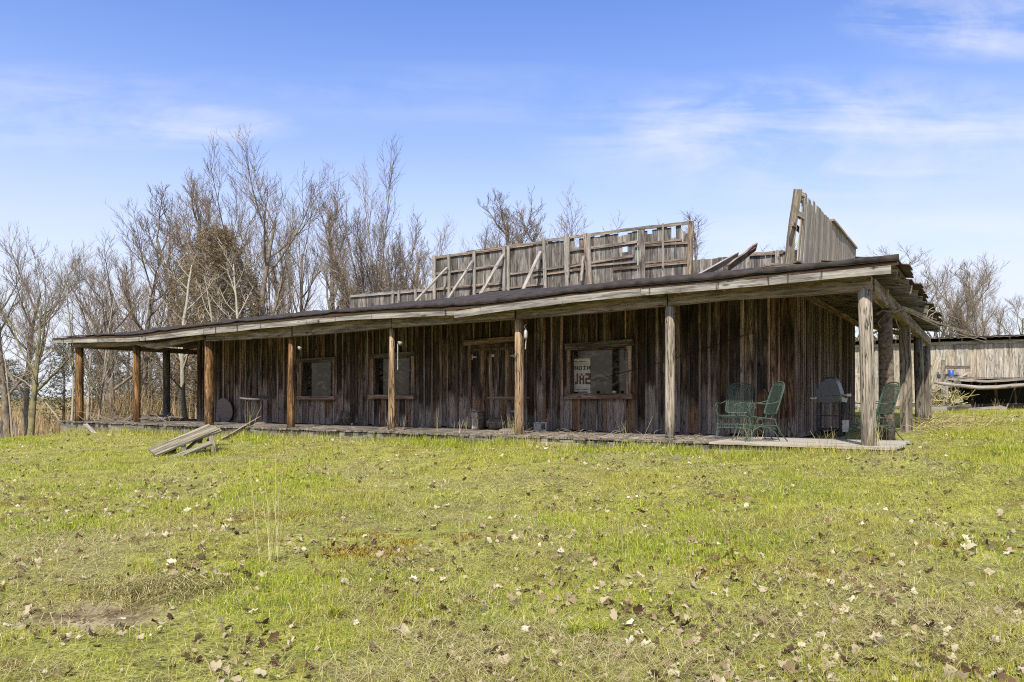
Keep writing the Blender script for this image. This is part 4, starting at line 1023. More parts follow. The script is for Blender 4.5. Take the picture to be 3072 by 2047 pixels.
for px, w_ in ((2862, .08), (2918, .06), (2990, .09), (3048, .06), (3110, .1)):
    s = MB(); s.board(rp(px, 1212, 18.9), rp(px - 4, 1140, 18.9), DU, w_, .06); s.build('support_post', M['wall'], W_)
s = MB(); s.board(rp(2878, 1176, 19.6), rp(3170, 1170, 19.6), DZ, .9, .05); s.build('under_platform_shade', M['dark'], W_)  # dark sheet put in as the shade beneath the planks
L_ = MB(); L_.tube([rp(*q, 17.9) for q in ((2800, 1148), (2840, 1154), (2890, 1159), (2936, 1164), (2990, 1163), (3040, 1158), (3100, 1154), (3160, 1152))], [.04, .06, .065, .07, .07, .07, .06, .06], 8, .1)
o = L_.build('log_rail', M['grey'], None, True); tag(origin_to(o, rp(2800, 1148, 17.9)), 'long crooked grey log rail in front of the collapsed platform', 'log rail')
deb = [((2789, 1165), (2818, 1072), 19.6, .28, .03, 'wide pale board leaning against the barn wall', 'leaning board', 'barn'), ((2826, 1150), (2830, 1080), 19.2, .15, .1, 'square grey post standing beside the wide leaning board', 'post', 'postG'),
       ((2837, 1216), (2834, 1158), 17.7, .22, .12, 'short thick pale post below the log rail', 'post', 'grey'), ((2790, 1190), (2880, 1143), 18.1, .14, .1, 'thick timber fallen across the platform end', 'timber', 'postG'),
       ((2876, 1131), (2914, 1117), 18.4, .07, .05, 'pale broken stick jutting up from the platform', 'stick', 'barn'), ((2770, 1176), (2802, 1178), 17.8, .08, .05, 'low grey rail behind the last porch posts', 'rail', 'grey'),
       ((2770, 1100), (2910, 1102), 20.3, .12, .05, 'horizontal grey board fixed low on the barn wall', 'board', 'postG'), ((2800, 1222), (2890, 1221), 17.2, .10, .06, 'flat timber lying in the grass by the platform', 'timber', 'grey'),
       ((2905, 1228), (3000, 1222), 17.0, .09, .06, 'long timber lying in the grass right of the flat timber', 'timber', 'grey'), ((2995, 1220), (3020, 1228), 16.8, .14, .05, 'short end plank resting on the long timber in the grass', 'plank', 'grey'),
       ((2775, 1205), (2820, 1180), 18.0, .1, .06, 'grey stick of wood in the debris behind the last porch post', 'stick', 'postG'), ((2849, 1205), (2888, 1196), 18.0, .07, .04, 'pale splintered board below the platform end', 'board', 'barn'),
       ((2845, 1192), (2868, 1168), 18.1, .06, .04, 'pale splinter leaning up under the platform', 'stick', 'barn'), ((2840, 1210), (2890, 1203), 17.8, .06, .04, 'thin grey board on the ground under the platform end', 'board', 'grey'),
       ((2545, 1127), (2580, 1126), 19.0, .13, .1, 'pale rail seen between the wall and the corner post', 'rail', 'barn')]
for (a, b2, v, w, th, lab, cat, mt) in deb:
    m = MB(); p, q = rp(*a, v), rp(*b2, v); m.board(p, q, DU if abs(a[1] - b2[1]) > 40 else DZ, w, th, segs=3, warp=.012)
    tag(origin_to(m.build(cat.replace(' ', '_'), M[mt], None), p), lab, cat, 'scattered timber by the barn')
t = thing('blue_barrel', rp(2853, 1145, 19.5), 'blue plastic barrel half buried in the debris by the barn', 'barrel')
m = MB(); q = rp(2853, 1145, 19.5); m.tube([q, q + Vector((0, 0, .2)), q + Vector((0, 0, .42)), q + Vector((0, 0, .44))], [.09, .10, .09, .06], 14); m.build('barrel_body', M['blue'], t, True)
m = MB(); m.tube([q + Vector((0, 0, .18)), q + Vector((0, 0, .2))], .104, 14); m.build('hoop', M['blue'], t)
# rubble seen under the side porch
for i, (u_, v_, lab) in enumerate(((2.9, 16.4, 'grey scrap board in the rubble right beside the end of the side wall'), (2.2, 15.2, 'pale scrap board lying low just left of the corner post'), (1.2, 16.2, 'grey scrap board in the rubble behind the corner post'),
                                  (.5, 15.6, 'pale scrap board between the corner post and the rough bark post'), (-.1, 16.8, 'grey scrap board behind the rough bark post'))):
    q = P(u_, v_, .22); q.z = gz(q.x, q.y) + .08
    m = MB(); d = Vector((math.cos(.3 - i * .3), math.sin(.3 - i * .3), .05 + .08 * (i % 3))) * (.6 + .1 * i)
    m.board(q, q + d, DZ, .15, .06, segs=2, warp=.01)
    o = origin_to(m.build('scrap_board', M['grey' if i % 2 else 'postG'], None), q); tag(o, lab, 'board', 'scrap boards behind the side porch')
m = MB()
for i in range(170):
    px = R.gauss(2838, 26); v_ = R.uniform(17.2, 19.6); p = rp(px, 1216 - abs(R.gauss(0, 22)), v_); a_ = R.uniform(0, 6.28); L = R.uniform(.2, .8)
    d = Vector((math.cos(a_), math.sin(a_) * .5, R.gauss(0, .6))).normalized() * L; p.z = max(p.z, gz(p.x, p.y) + .02)
    if (p + d).z < gz(p.x, p.y): d.z = abs(d.z)
    m.tube([p, p + d * .5, p + d], [.014, .012, .006], 4, cap=False)
tag(m.build('wood_debris', M['straw'], None), 'heap of broken sticks and straw at the end of the collapsed platform', 'debris', kind='stuff')

# ------------------------------------------------------------------ vine on the rough post
m = MB(); q0 = P(-.05, 2.45, 0)
def vp(px, py, Y): return ray(px, py, Y)
m.tube([vp(2662, 842, 13.6), vp(2661, 868, 13.6), vp(2660, 888, 13.6)], .035, 7, .1)
m.tube([vp(2660, 888, 13.6), vp(2664, 905, 13.55), vp(2675, 918, 13.5), vp(2687, 927, 13.45)], [.04, .045, .035, .03], 7, .2)
m.tube([vp(2630, 942, 13.6), vp(2648, 932, 13.5), vp(2668, 934, 13.4), vp(2685, 937, 13.4), vp(2700, 930, 13.6), vp(2712, 922, 14)], [.03, .014, .016, .016, .014, .01], 6)
m.tube([vp(2640, 848, 13.6), vp(2650, 842, 13.6), vp(2657, 854, 13.6)], [.018, .015, .01], 5); m.tube([vp(2642, 984, 13.6), vp(2634, 970, 13.6), vp(2642, 957, 13.6)], [.008, .008, .006], 4)
m.tube([vp(2700, 990, 14), vp(2692, 975, 13.9), vp(2687, 960, 13.8)], .009, 4)
for i in range(11):
    y0 = 920 + R.uniform(-4, 8); pts = []
    for k, qx in enumerate((2706, 2740, 2775, 2810, 2850, 2900, 2960)):
        pts.append(vp(qx, y0 + (qx - 2706) * .52 * (.95 if i % 2 else 1.02) * (1 - .0011 * (qx - 2706)) + R.uniform(-4, 4), 14.5 + k * 1.0))
    m.tube(pts[:R.randint(4, 7)], [.009] * 3 + [.006] * 4 if False else .007, 4, cap=False)
m.tube([vp(2778, 955, 15.5), vp(2785, 932, 15.6), vp(2800, 922, 15.7)], .007, 4); m.tube([vp(2784, 958, 15.5), vp(2792, 945, 15.6), vp(2808, 936, 15.7)], .007, 4)
tag(m.build('climbing_vine', M['twigpale'], None, True), 'bare woody vine twisting over the rough bark post and side eave', 'vine')
bpy.data.objects['climbing_vine'] and origin_to(bpy.data.objects['climbing_vine'], P(0, 2.5, 0))

# ------------------------------------------------------------------ trees
def grow(seed, style):
    r = random.Random(seed); chains = []
    st = {'oak': dict(n0=7, L0=.50, spread=.75, n1=9, n2=7, n3=4, wig=.13, up=.11, split=.30, shr=.62),
          'vase': dict(n0=7, L0=.16, spread=.36, n1=12, n2=7, n3=4, wig=.055, up=.12, split=.1, shr=.50),
          'tall': dict(n0=14, L0=.88, spread=.50, n1=9, n2=6, n3=4, wig=.09, up=.12, split=.28, shr=.34),
          'fan': dict(n0=9, L0=.10, spread=.40, n1=24, n2=6, n3=4, wig=.022, up=.045, split=.1, shr=.50),
          'big': dict(n0=10, L0=.80, spread=.75, n1=9, n2=6, n3=4, wig=.06, up=.12, split=.34, shr=.52),
          'sap': dict(n0=12, L0=.92, spread=.5, n1=5, n2=3, n3=0, wig=.06, up=.10, split=.25, shr=.26)}[style]
    def br(p, d, L, rad, lvl, n=None):
        n = n or (9 if lvl == 0 else 7 if lvl == 1 else 4 if lvl == 2 else 3)
        pts, rr = [p], [rad]; q = p; dd = d.copy()
        for i in range(n):
            dd = (dd + Vector((r.gauss(0, 1), r.gauss(0, 1), r.gauss(0, .6))) * st['wig'] * (.5 if lvl == 0 else 1.1 if lvl > 1 else 1) + Vector((0, 0, st['up'] * (0 if lvl == 0 else 1)))).normalized()
            q = q + dd * L / n; pts.append(q); rr.append(rad * (1 - (.72 if lvl == 0 else .8) * (i + 1) / n))
        chains.append((lvl, pts, rr)); return pts, rr
    def kids(pts, rr, L, lvl, count, f0, ang, shr):
        for i in range(count):
            f = f0 + (1 - f0) * (i + r.random()) / count; k = min(int(f * (len(pts) - 1)), len(pts) - 2)
            fr = f * (len(pts) - 1) - k; p = pts[k].lerp(pts[k + 1], fr); t = (pts[k + 1] - pts[k]).normalized()
            az = r.uniform(0, 2 * math.pi); o = Vector((math.cos(az), math.sin(az), r.uniform(-.2, .5))); o = (o - t * o.dot(t)).normalized()
            a = ang * r.uniform(.7, 1.25); d = (t * math.cos(a) + o * math.sin(a)).normalized()
            yield p, d, L * shr * r.uniform(.6, 1.15) * (1.1 - .45 * f), rr[k] * (1 - fr) + rr[k + 1] * fr
    rad0 = {'fan': .022, 'big': .0185, 'oak': .022, 'vase': .022, 'tall': .016, 'sap': .008}[style]
    tp, tr = br(Vector((0, 0, -.03)), Vector((r.uniform(-.08, .08), r.uniform(-.08, .08), 1)).normalized(), st['L0'] + .03, rad0, 0)
    lead = [(tp[-1], (tp[-1] - tp[-2]).normalized(), 1 - st['L0'] if style not in ('vase', 'fan') else .8, tr[-1] / .62)] if style in ('oak', 'vase', 'fan') else []
    for p, d, L, ra in lead + list(kids(tp, tr, 1.0, 1, st['n0'], st['split'] if style not in ('vase', 'fan') else .55, st['spread'], st['shr'] if style not in ('oak', 'vase', 'fan') else (.62 if style == 'oak' else .88))):
        if style in ('oak', 'vase', 'fan'): L = min(L, .62 if style == 'oak' else .86)
        p1, r1 = br(p, d, L, ra * .62, 1)
        for p_, d_, L_, ra_ in kids(p1, r1, L, 2, st['n1'], .2, .62 if style not in ('vase', 'fan') else .30, .52 if style not in ('vase', 'fan') else .27):
            p2, r2 = br(p_, d_, L_, max(ra_ * .55, .0014), 2)
            for p3, d3, L3, ra3 in kids(p2, r2, L_, 3, st['n2'], .15, .6, .6):
                p4, r4 = br(p3, d3, L3, max(ra3 * .6, .0009), 3)
                if st['n3']:
                    for p5, d5, L5, ra5 in kids(p4, r4, L3, 4, st['n3'], .1, .6, .65):
                        br(p5, d5, L5, max(ra5 * .6, .0007), 4, 2)
    return chains
def tree_proto(seed, style, H, trunk='trunk', twig='twig', name='bare_tree'):
    ch = grow(seed, style); a, c = MB(), MB()
    for lvl, pts, rr in ch:
        n = 8 if lvl == 0 else 6 if lvl == 1 else 4 if lvl == 2 else 3
        mb = a if lvl <= 1 else c
        b = len(mb.v); N_ = len(pts)
        ref = Vector((0.3, .9, .1)); rings = []
        for i, p in enumerate(pts):
            d = (pts[min(i + 1, N_ - 1)] - pts[max(i - 1, 0)]).normalized(); x = d.cross(ref).normalized(); y = d.cross(x)
            for j in range(n): an = 2 * math.pi * j / n; mb.v.append(tuple((p + (x * math.cos(an) + y * math.sin(an)) * rr[i]) * H))
        for i in range(N_ - 1):
            for j in range(n): k = (j + 1) % n; mb.f.append((b + i * n + j, b + i * n + k, b + (i + 1) * n + k, b + (i + 1) * n + j))
    e = bpy.data.objects.new(name, None); COL.objects.link(e)
    a.build('trunk', M[trunk], None, True).parent = e; c.build('crown', M[twig], None, False).parent = e
    top = max(v[2] for v in c.v)
    return e, top
PROT = {}
def get_proto(key):
    if key not in PROT:
        seed, style, tr, tw, nm = {'oakA': (11, 'oak', 'trunk', 'twig', 'bare_tree'), 'oakB': (23, 'oak', 'mosstrunk', 'twig', 'bare_tree'), 'oakC': (37, 'oak', 'trunk', 'twig', 'bare_tree'),
            'vaseA': (5, 'vase', 'trunk', 'twig', 'bare_tree'), 'vaseB': (8, 'vase', 'trunk', 'twig', 'bare_tree'), 'vaseC': (17, 'vase', 'trunk', 'twig', 'bare_tree'),
            'tallA': (3, 'tall', 'trunk', 'twig', 'bare_tree'), 'tallB': (6, 'tall', 'trunk', 'twig', 'bare_tree'), 'tallC': (14, 'tall', 'trunk', 'twig', 'bare_tree'),
            'fanA': (71, 'fan', 'trunk', 'twig', 'bare_tree'), 'fanB': (75, 'fan', 'trunk', 'twig', 'bare_tree'), 'bigA': (41, 'big', 'trunk', 'twig', 'bare_tree'), 'bigB': (52, 'big', 'mosstrunk', 'twig', 'bare_tree'), 'bigC': (66, 'big', 'trunk', 'twig', 'bare_tree'),
            'sapA': (2, 'sap', 'trunkpale', 'twigpale', 'sapling'), 'sapB': (9, 'sap', 'trunkpale', 'twigpale', 'sapling')}[key]
        PROT[key] = [*tree_proto(seed, style, 10.0, tr, tw, nm), True]
    return PROT[key]
def place_tree(key, px, Y, ytop, label, group, lean=(0, 0), rz=0, wide=1.0, cat='tree', x=None, z0=None):
    pr = get_proto(key); e, top, fresh = pr
    o = e if fresh else copy_tree(e)
    pr[2] = False
    X = at(px, Y) if x is None else x
    z = gz(X, Y) if z0 is None else z0
    h = zat(ytop, Y) - z if ytop > -9000 else 11
    s = h / top
    o.location = (X, Y, z - .05); o.rotation_euler = (lean[0], lean[1], rz); o.scale = (s * wide, s * wide, s)
    tag(o, label, cat, group); return o
GRP_L, GRP_M, GRP_R = 'bare trees left of the building', 'bare trees behind the building', 'bare trees behind the barn'
TL = [
 ('bigA', 20, 27, 640, 'bare spreading tree at the left edge of the picture', GRP_L, (0, -.02), 0.3, 1.0),
 ('bigC', 75, 28, 655, 'bare many-stemmed tree just right of the left edge tree', GRP_L, (0, .03), 1.3, 1.0),
 ('bigB', 85, 24, 640, 'mossy leaning trunk tree rising beside the far left porch post', GRP_L, (0, .26), 2.2, 1.0),
 ('sapA', 206, 24.5, 740, 'slim pale sapling beside the far left porch post', GRP_L, (0, 0), 0, 1.0),
 ('sapB', 262, 27, 900, 'slim pale sapling seen between the two left posts', GRP_L, (0, .03), 1.0, 1.4),
 ('sapA', 320, 29, 820, 'thin pale sapling right of the far left post', GRP_L, (0, -.02), 2.0, 1.0),
 ('bigA', 330, 34, 690, 'bare tree with a wavy dark trunk above the left roof end', GRP_L, (0, .04), 0.5, 1.2),
 ('bigC', 430, 36, 600, 'bare tree with long side limbs left of the brown evergreen', GRP_M, (0, -.02), 2.0, 1.1),
 ('oakC', 500, 40, 700, 'low bare tree in the gap between taller left trees', GRP_M, (0, 0), 2.6, 1.0),
 ('tallA', 545, 40, 520, 'tall narrow bare tree left of the evergreen', GRP_M, (0, 0), 0.0, 1.3),
 ('tallB', 600, 42, 505, 'tall bare tree rising behind the evergreen left side', GRP_M, (0, -.02), 3.0, 1.2),
 ('bigA', 690, 40, 410, 'tall dark bare tree rising straight behind the evergreen', GRP_M, (0, 0), 0.2, .85),
 ('bigC', 775, 36, 372, 'tallest bare tree with thick forked trunk right of the evergreen', GRP_M, (0, .02), 1.6, 1.0),
 ('vaseC', 830, 39, 470, 'bare tree with arching twigs right of the tallest tree', GRP_M, (0, .08), 3.0, 1.0),
 ('sapB', 560, 29, 720, 'pale sapling in front of the brown evergreen', GRP_M, (0, 0), 3.0, 2.0),
 ('sapA', 720, 29, 700, 'pale straight sapling right of the pale forked sapling', GRP_M, (0, 0), 4.0, 1.6),
 ('sapB', 640, 31, 760, 'thin pale sapling low in front of the evergreen', GRP_M, (0, .02), 5.0, 1.6),
 ('bigA', 905, 44, 540, 'bare tree with crooked limbs left of the fan-shaped tree', GRP_M, (0, 0), 1.0, .75),
 ('tallC', 975, 42, 545, 'bare tree with a broken stub beside the fan-shaped tree', GRP_M, (0, .0), 4.0, 1.1),
 ('fanA', 1118, 38, 380, 'large fan-shaped bare tree with straight upright stems', GRP_M, (0, -.02), 4.1, .8),
 ('fanB', 1180, 38, 430, 'bare fan-shaped tree leaning right above the parapet end', GRP_M, (0, .13), 2.9, .8),
 ('fanA', 1240, 40, 590, 'bare tree leaning out over the left end of the high parapet', GRP_M, (0, .22), 0.4, .9),
 ('oakB', 1330, 55, 680, 'twiggy bare tree behind the left part of the high parapet', GRP_M, (0, 0), 0.9, 1.0),
 ('fanB', 1440, 60, 640, 'low bushy bare tree behind the high parapet', GRP_M, (0, 0), 1.9, 1.0),
 ('tallB', 1532, 50, 545, 'single round-topped bare tree above the high parapet', GRP_M, (0, 0), 1.5, 1.3),
 ('tallC', 1585, 52, 605, 'bare tree just right of the round-topped tree', GRP_M, (0, .03), 2.5, 1.4),
 ('vaseA', 1700, 50, 560, 'bushy bare tree above the middle of the high parapet', GRP_M, (0, .02), 5.5, 1.15),
 ('vaseB', 1640, 56, 640, 'faint bare tree left of the bushy tree above the parapet', GRP_M, (0, 0), .5, 1.0),
 ('fanB', 2118, 44, 615, 'bare tree in the gap right of the high parapet', GRP_M, (0, .03), 4.5, 1.7),
 ('vaseA', 2020, 60, 640, 'thin bare tree peeking over the right end of the high parapet', GRP_M, (0, 0), 3.5, .9),
 ('bigA', 2598, 95, 736, 'faint far bare tree over the right roof end', GRP_R, (0, 0), 1, 1.9),
 ('bigC', 2640, 95, 742, 'second faint far bare tree over the right roof end', GRP_R, (0, 0), 2, 1.9),
 ('bigB', 2716, 90, 750, 'small round-headed far bare tree above the rusty roof edge', GRP_R, (0, 0), 3, .7),
 ('bigC', 2818, 58, 765, 'pale bare tree with high crown left of the barn trees', GRP_R, (0, 0), 4, 1.3),
 ('bigA', 2862, 56, 756, 'bare tree with two upright stems behind the barn', GRP_R, (0, .02), 5, 1.3),
 ('tallB', 2905, 52, 762, 'slender bare tree between the larger barn trees', GRP_R, (0, 0), 0, 1.3),
 ('fanB', 2955, 50, 742, 'large fan-shaped bare tree behind the barn', GRP_R, (0, 0), 2.4, 1.0),
 ('bigB', 3058, 50, 815, 'bare tree at the right edge behind the barn', GRP_R, (0, .03), 1.4, 1.0),
 ('vaseC', 2880, 70, 860, 'low bare thicket tree behind the barn roof', GRP_R, (0, 0), 0, 1.2),
]
for a in TL: place_tree(a[0], a[1], a[2], a[3], a[4], a[5], a[6], a[7], a[8])
# woodland filler behind the left half and around
fills = [  (300, 45, 790, 'far woodland tree left of the wavy dark trunk'),
         (385, 55, 780, 'far woodland tree between the wavy dark trunk and the long-limbed tree'), (470, 60, 760, 'far woodland tree beside the long-limbed tree'), (560, 55, 740, 'far woodland tree behind the lower left evergreen'),
         (740, 58, 700, 'far woodland tree behind the lower right evergreen'), (870, 55, 660, 'far woodland tree right of the arching tree'), (940, 60, 730, 'far woodland tree by the tree with the broken stub'),
           (1250, 66, 700, 'far woodland tree above the low left parapet end'),
         (1380, 64, 690, 'far woodland tree behind the braces of the high parapet'), (1480, 60, 680, 'far woodland tree left of the round-topped tree'), 
         (345, 38, 960, 'low scrubby tree seen under the left porch roof'), (440, 40, 940, 'low scrubby tree behind the grey left post'), (510, 36, 960, 'low scrubby tree just left of the wall end')]
keys = ['oakA', 'vaseC', 'tallA', 'oakB', 'vaseB', 'tallC', 'oakC', 'tallB']
for i, (px, Y, yt, lab) in enumerate(fills):
    place_tree(keys[i % 8], px, Y, yt, lab, 'woodland trees far behind', (0, R.uniform(-.05, .05)), R.uniform(0, 6), R.uniform(.9, 1.2))
# trees behind the viewer that the window panes mirror
def merged(name, parts, mat):
    V_, F_, o_ = [], [], 0
    for me, mat4 in parts:
        v = np.empty(len(me.vertices) * 3, np.float32); me.vertices.foreach_get('co', v); v = v.reshape(-1, 3) @ np.array(mat4.to_3x3()).T + np.array(mat4.translation)
        f = np.empty(len(me.loops), np.int32); me.loops.foreach_get('vertex_index', f); V_.append(v); F_.append(f.reshape(-1, len(me.loops) // len(me.polygons)) + o_); o_ += len(v)
    return np_mesh(name, np.concatenate(V_), np.concatenate(F_), mat)
parts = []
for i, (x, y) in enumerate(((-24, -22), (-12, -26), (-2, -24), (8, -28), (18, -24), (-34, -30), (28, -30), (-18, -30), (-7, -33), (3, -34), (13, -32), (23, -34), (-28, -36), (-48, -30), (-60, -26), (-40, -22), (-56, -14), (-21, -26), (-30, -24), (-44, -34))):
    e = get_proto(keys[(i * 3) % 8])[0]; sc_ = 1.25 + .1 * (i % 4)
    mt = Matrix.Translation((x, y, -1)) @ Matrix.Rotation(i * 1.1, 4, 'Z') @ Matrix.Scale(sc_, 4)
    for ch in e.children:
        if ch.name.startswith('crown'): parts.append((ch.data, mt))
tag(merged('woodland', parts, M['twig']), 'bare woodland across the lawn mirrored in the porch windows', 'woodland', kind='stuff')
parts = []
for i, (x, y) in enumerate(((-24, -22), (-12, -26), (-2, -24), (8, -28), (18, -24), (-34, -30), (28, -30), (-18, -30), (-7, -33), (3, -34), (13, -32), (23, -34), (-28, -36), (-48, -30), (-60, -26), (-40, -22), (-56, -14), (-21, -26), (-30, -24), (-44, -34))):
    e = get_proto(keys[(i * 3) % 8])[0]; sc_ = 1.25 + .1 * (i % 4)
    for ch in e.children:
        if ch.name.startswith('trunk'): parts.append((ch.data, Matrix.Translation((x, y, -1)) @ Matrix.Rotation(i * 1.1, 4, 'Z') @ Matrix.Scale(sc_, 4)))
tag(merged('woodland', parts, M['trunk']), 'trunks of the bare woodland across the lawn mirrored in the porch windows', 'woodland', kind='stuff')

# evergreens
def evergreen(px, Y, ytop, wid, label, mat='needle', n=2600, droop=.15, base=.08, X=None, h=None):
    X = at(px, Y) if X is None else X; z = gz(X, Y); h = h or zat(ytop, Y) - z; r = random.Random(int(px))
    t = thing('evergreen_tree', (X, Y, z), label, 'evergreen', 'evergreens behind the building')
    m = MB(); m.tube([Vector((X, Y, z - .1)), Vector((X + .05, Y, z + h * .5)), Vector((X, Y, z + h * .96))], [wid * .07, wid * .045, .02], 8)
    trk = m.build('trunk', M['trunk'], t, True)
    vs_, fs_ = [], []
    boughs = n // 26; bm_ = MB()
    for i in range(boughs):
        q = base + (1 - base) * (i + r.random()) / boughs; az = r.uniform(0, 6.283)
        prof = (1 - q) ** .45 * (1 - .25 * math.exp(-q * 8)); L = wid * prof * r.uniform(.55, 1.12) + .15
        o = Vector((X, Y, z + h * q)); d = Vector((math.cos(az), math.sin(az), r.uniform(.05, .55))).normalized()
        bm_.tube([o, o + d * L * .6, o + d * L], [.02, .012, .004], 3, cap=False)
        for k in range(26):
            f = r.uniform(.35, 1.05); c = o + d * L * f + Vector((r.gauss(0, .19), r.gauss(0, .19), r.gauss(0, .15) - droop * f * f)) * (1 + L * .15)
            for _ in range(5):
                a = Vector((r.gauss(0, 1), r.gauss(0, 1), r.gauss(.3, .8))).normalized() * r.uniform(.08, .17)
                b_ = a.cross(Vector((r.gauss(0, 1), r.gauss(0, 1), r.gauss(0, 1)))).normalized() * .014
                i0 = len(vs_); vs_.extend([tuple(c + b_), tuple(c - b_), tuple(c + a)]); fs_.append((i0, i0 + 1, i0 + 2))
    bm_.build('boughs', M['trunk'], t)
    me = bpy.data.meshes.new('crown'); me.from_pydata(vs_, [], fs_); me.materials.append(M[mat]); o = bpy.data.objects.new('crown', me); COL.objects.link(o); setpar(o, t)
evergreen(655, 33, 690, 2.9, 'big rounded brown-green evergreen above the left roof', n=7500, base=.0)
evergreen(585, 35, 790, 2.3, 'lower brownish evergreen left of the big rounded one', n=3400)
evergreen(725, 36, 800, 2.2, 'lower brownish evergreen right of the big rounded one', n=2800)
evergreen(1130, 44, 800, 1.7, 'brownish pine below the fan-shaped bare tree', n=3000)
evergreen(1215, 46, 840, 1.6, 'short brownish pine near the high parapet end', n=2400)
evergreen(1040, 46, 880, 1.3, 'small pine tip just above the roof edge', n=1200)
evergreen(25, 60, 1085, 2.6, 'dark green evergreen bush at the far left edge', 'needlegreen', 2600, base=.02)
evergreen(190, 40, 1030, 1.2, 'thin green pine beside the far left porch post', 'needlegreen', 1400)
evergreen(330, 44, 1040, 2.0, 'dull green pine seen under the left porch roof', 'needlegreen', 2600)
evergreen(75, 70, 1130, 3.0, 'distant green evergreen low on the left horizon', 'needlegreen', 1500, base=.02)
evergreen(445, 42, 1060, 2.0, 'dull green pine seen between the left posts', 'needlegreen', 2000)

ev = {o.name: o for o in bpy.data.objects}
src = [o for o in bpy.data.objects if o.name.startswith('evergreen_tree') and 'thin green pine' in o.get('label', '')][0]
cr = [c for c in src.children if c.name.startswith('crown')][0]; base_ = Vector(src.location)
parts = [(cr.data, Matrix.Translation((x, y, -1)) @ Matrix.Rotation(i * .9, 4, 'Z') @ Matrix.Scale(2.1, 4) @ Matrix.Translation(-base_)) for i, (x, y) in enumerate(((-30, -26), (-15, -30), (-5, -28), (5, -30), (14, -27), (24, -30), (-42, -28), (-21, -24), (-50, -24), (-36, -32), (-9, -26), (-26, -20)))]
tag(merged('evergreens', parts, M['needlegreen']), 'dark evergreens across the lawn mirrored in the porch windows', 'woodland', kind='stuff')

# ------------------------------------------------------------------ scattered ground cover
rng = np.random.default_rng(5)
def pnoise(x, y, s, seed=0):
    r = np.random.default_rng(seed); out = np.zeros_like(x)
    for k in range(14):
        a = r.uniform(0, 2 * np.pi); f = s * r.uniform(.5, 2.0); p = r.uniform(0, 6.28)
        out += np.sin((x * np.cos(a) + y * np.sin(a)) * f + p + 1.3 * np.sin((x * np.sin(a) - y * np.cos(a)) * f * .7 + p * 2))
    return out / 14 ** .5 / 1.0
def field(n, y0, y1, power=1.0):
    q = rng.random(n * 2); Y = y0 * (y1 / y0) ** (q ** power); X = (rng.random(n * 2) - .5) * 2 * (Y * .70 + .6)
    # building frame coordinates, skip the deck and the building
    dx, dy = X - 5.61, Y - 11.84; u = -.844 * dx + .537 * dy; v = .537 * dx + .844 * dy
    ok = ~((u > -.5) & (v > -.40) & (u < 23.8) & (v < 12.6))
    ok &= ~((u > -.5) & (u < .3) & (v > -.4) & (v < 1.8))
    ok &= (v < 20.2)
    return X[ok][:n], Y[ok][:n]
def instance(name, mat, tv, tf, X, Y, Z, yaw, pitch, sc, wsc, roll=None):
    """tv: template verts (k,3): x width, y forward, z up"""
    n = len(X); T_ = (np.repeat(tv[None], n, 0) if tv.ndim == 2 else tv).astype(float)
    tv = T_[0]
    T_[..., 0] *= wsc[:, None]; T_[..., 1] *= sc[:, None]; T_[..., 2] *= sc[:, None]
    if roll is not None:
        c, s_ = np.cos(roll)[:, None], np.sin(roll)[:, None]; x, z = T_[..., 0].copy(), T_[..., 2].copy(); T_[..., 0], T_[..., 2] = x * c + z * s_, -x * s_ + z * c
    c, s_ = np.cos(pitch)[:, None], np.sin(pitch)[:, None]; y, z = T_[..., 1].copy(), T_[..., 2].copy(); T_[..., 1], T_[..., 2] = y * c - z * s_, y * s_ + z * c
    c, s_ = np.cos(yaw)[:, None], np.sin(yaw)[:, None]; x, y = T_[..., 0].copy(), T_[..., 1].copy(); T_[..., 0], T_[..., 1] = x * c - y * s_, x * s_ + y * c
    T_ += np.stack([X, Y, Z], -1)[:, None]
    fs = (tf[None] + (np.arange(n) * len(tv))[:, None, None]).reshape(-1, tf.shape[1])
    return np_mesh(name, T_.reshape(-1, 3), fs, mat)
blade = np.array([[-.5, 0, 0], [.5, 0, 0], [-.38, .12, .55], [.38, .12, .55], [0, .42, 1.0]]); bf = np.array([[0, 1, 3], [0, 3, 2], [2, 3, 4]])
NG = 520000
X, Y = field(NG, 3.6, 28, .95)
den = pnoise(X, Y, 1.3, 1) + .7 * pnoise(X, Y, 4.5, 2)
dirt = np.hypot((X + 2.85) / .56, (Y - 5.14) / .30) + .35 * pnoise(X, Y, 16, 44) < 1.0
keep = (rng.random(len(X)) < np.clip(.52 + .38 * den, .10, 1)) & ~dirt
X, Y, den = X[keep], Y[keep], den[keep]
dx, dy = X - 5.61, Y - 11.84; vv = .537 * dx + .844 * dy; uu = -.844 * dx + .537 * dy
edge = np.exp(-((vv + .75) / .35) ** 2) * (uu > -1) * (uu < 24)            # longer grass along the deck
right = np.clip((uu * -1 - .5) / 2, 0, 1)
tuft = np.clip(pnoise(X, Y, 9, 3) * .6 + pnoise(X, Y, 21, 4) * .6 - .75, 0, 1)
H = rng.uniform(.018, .052, len(X)) * (1 + .35 * np.clip(den, 0, 2)) + edge * rng.uniform(0, .16, len(X)) + right * rng.uniform(0, .05, len(X)) + tuft * rng.uniform(.02, .13, len(X))
H *= 1 + np.clip((Y - 8) / 30, 0, .5)
instance('grass', M['grass'], blade, bf, X, Y, ground_z(X, Y) - .004, rng.uniform(0, 6.28, len(X)), rng.normal(-.25, .38, len(X)), H, np.clip(.0016 + Y * .00035, .002, .010) * rng.uniform(.7, 1.3, len(X)))
tag(bpy.data.objects['grass'], 'short patchy spring grass covering the lawn', 'grass', kind='stuff')
X, Y = field(280000, 3.6, 26, .95)
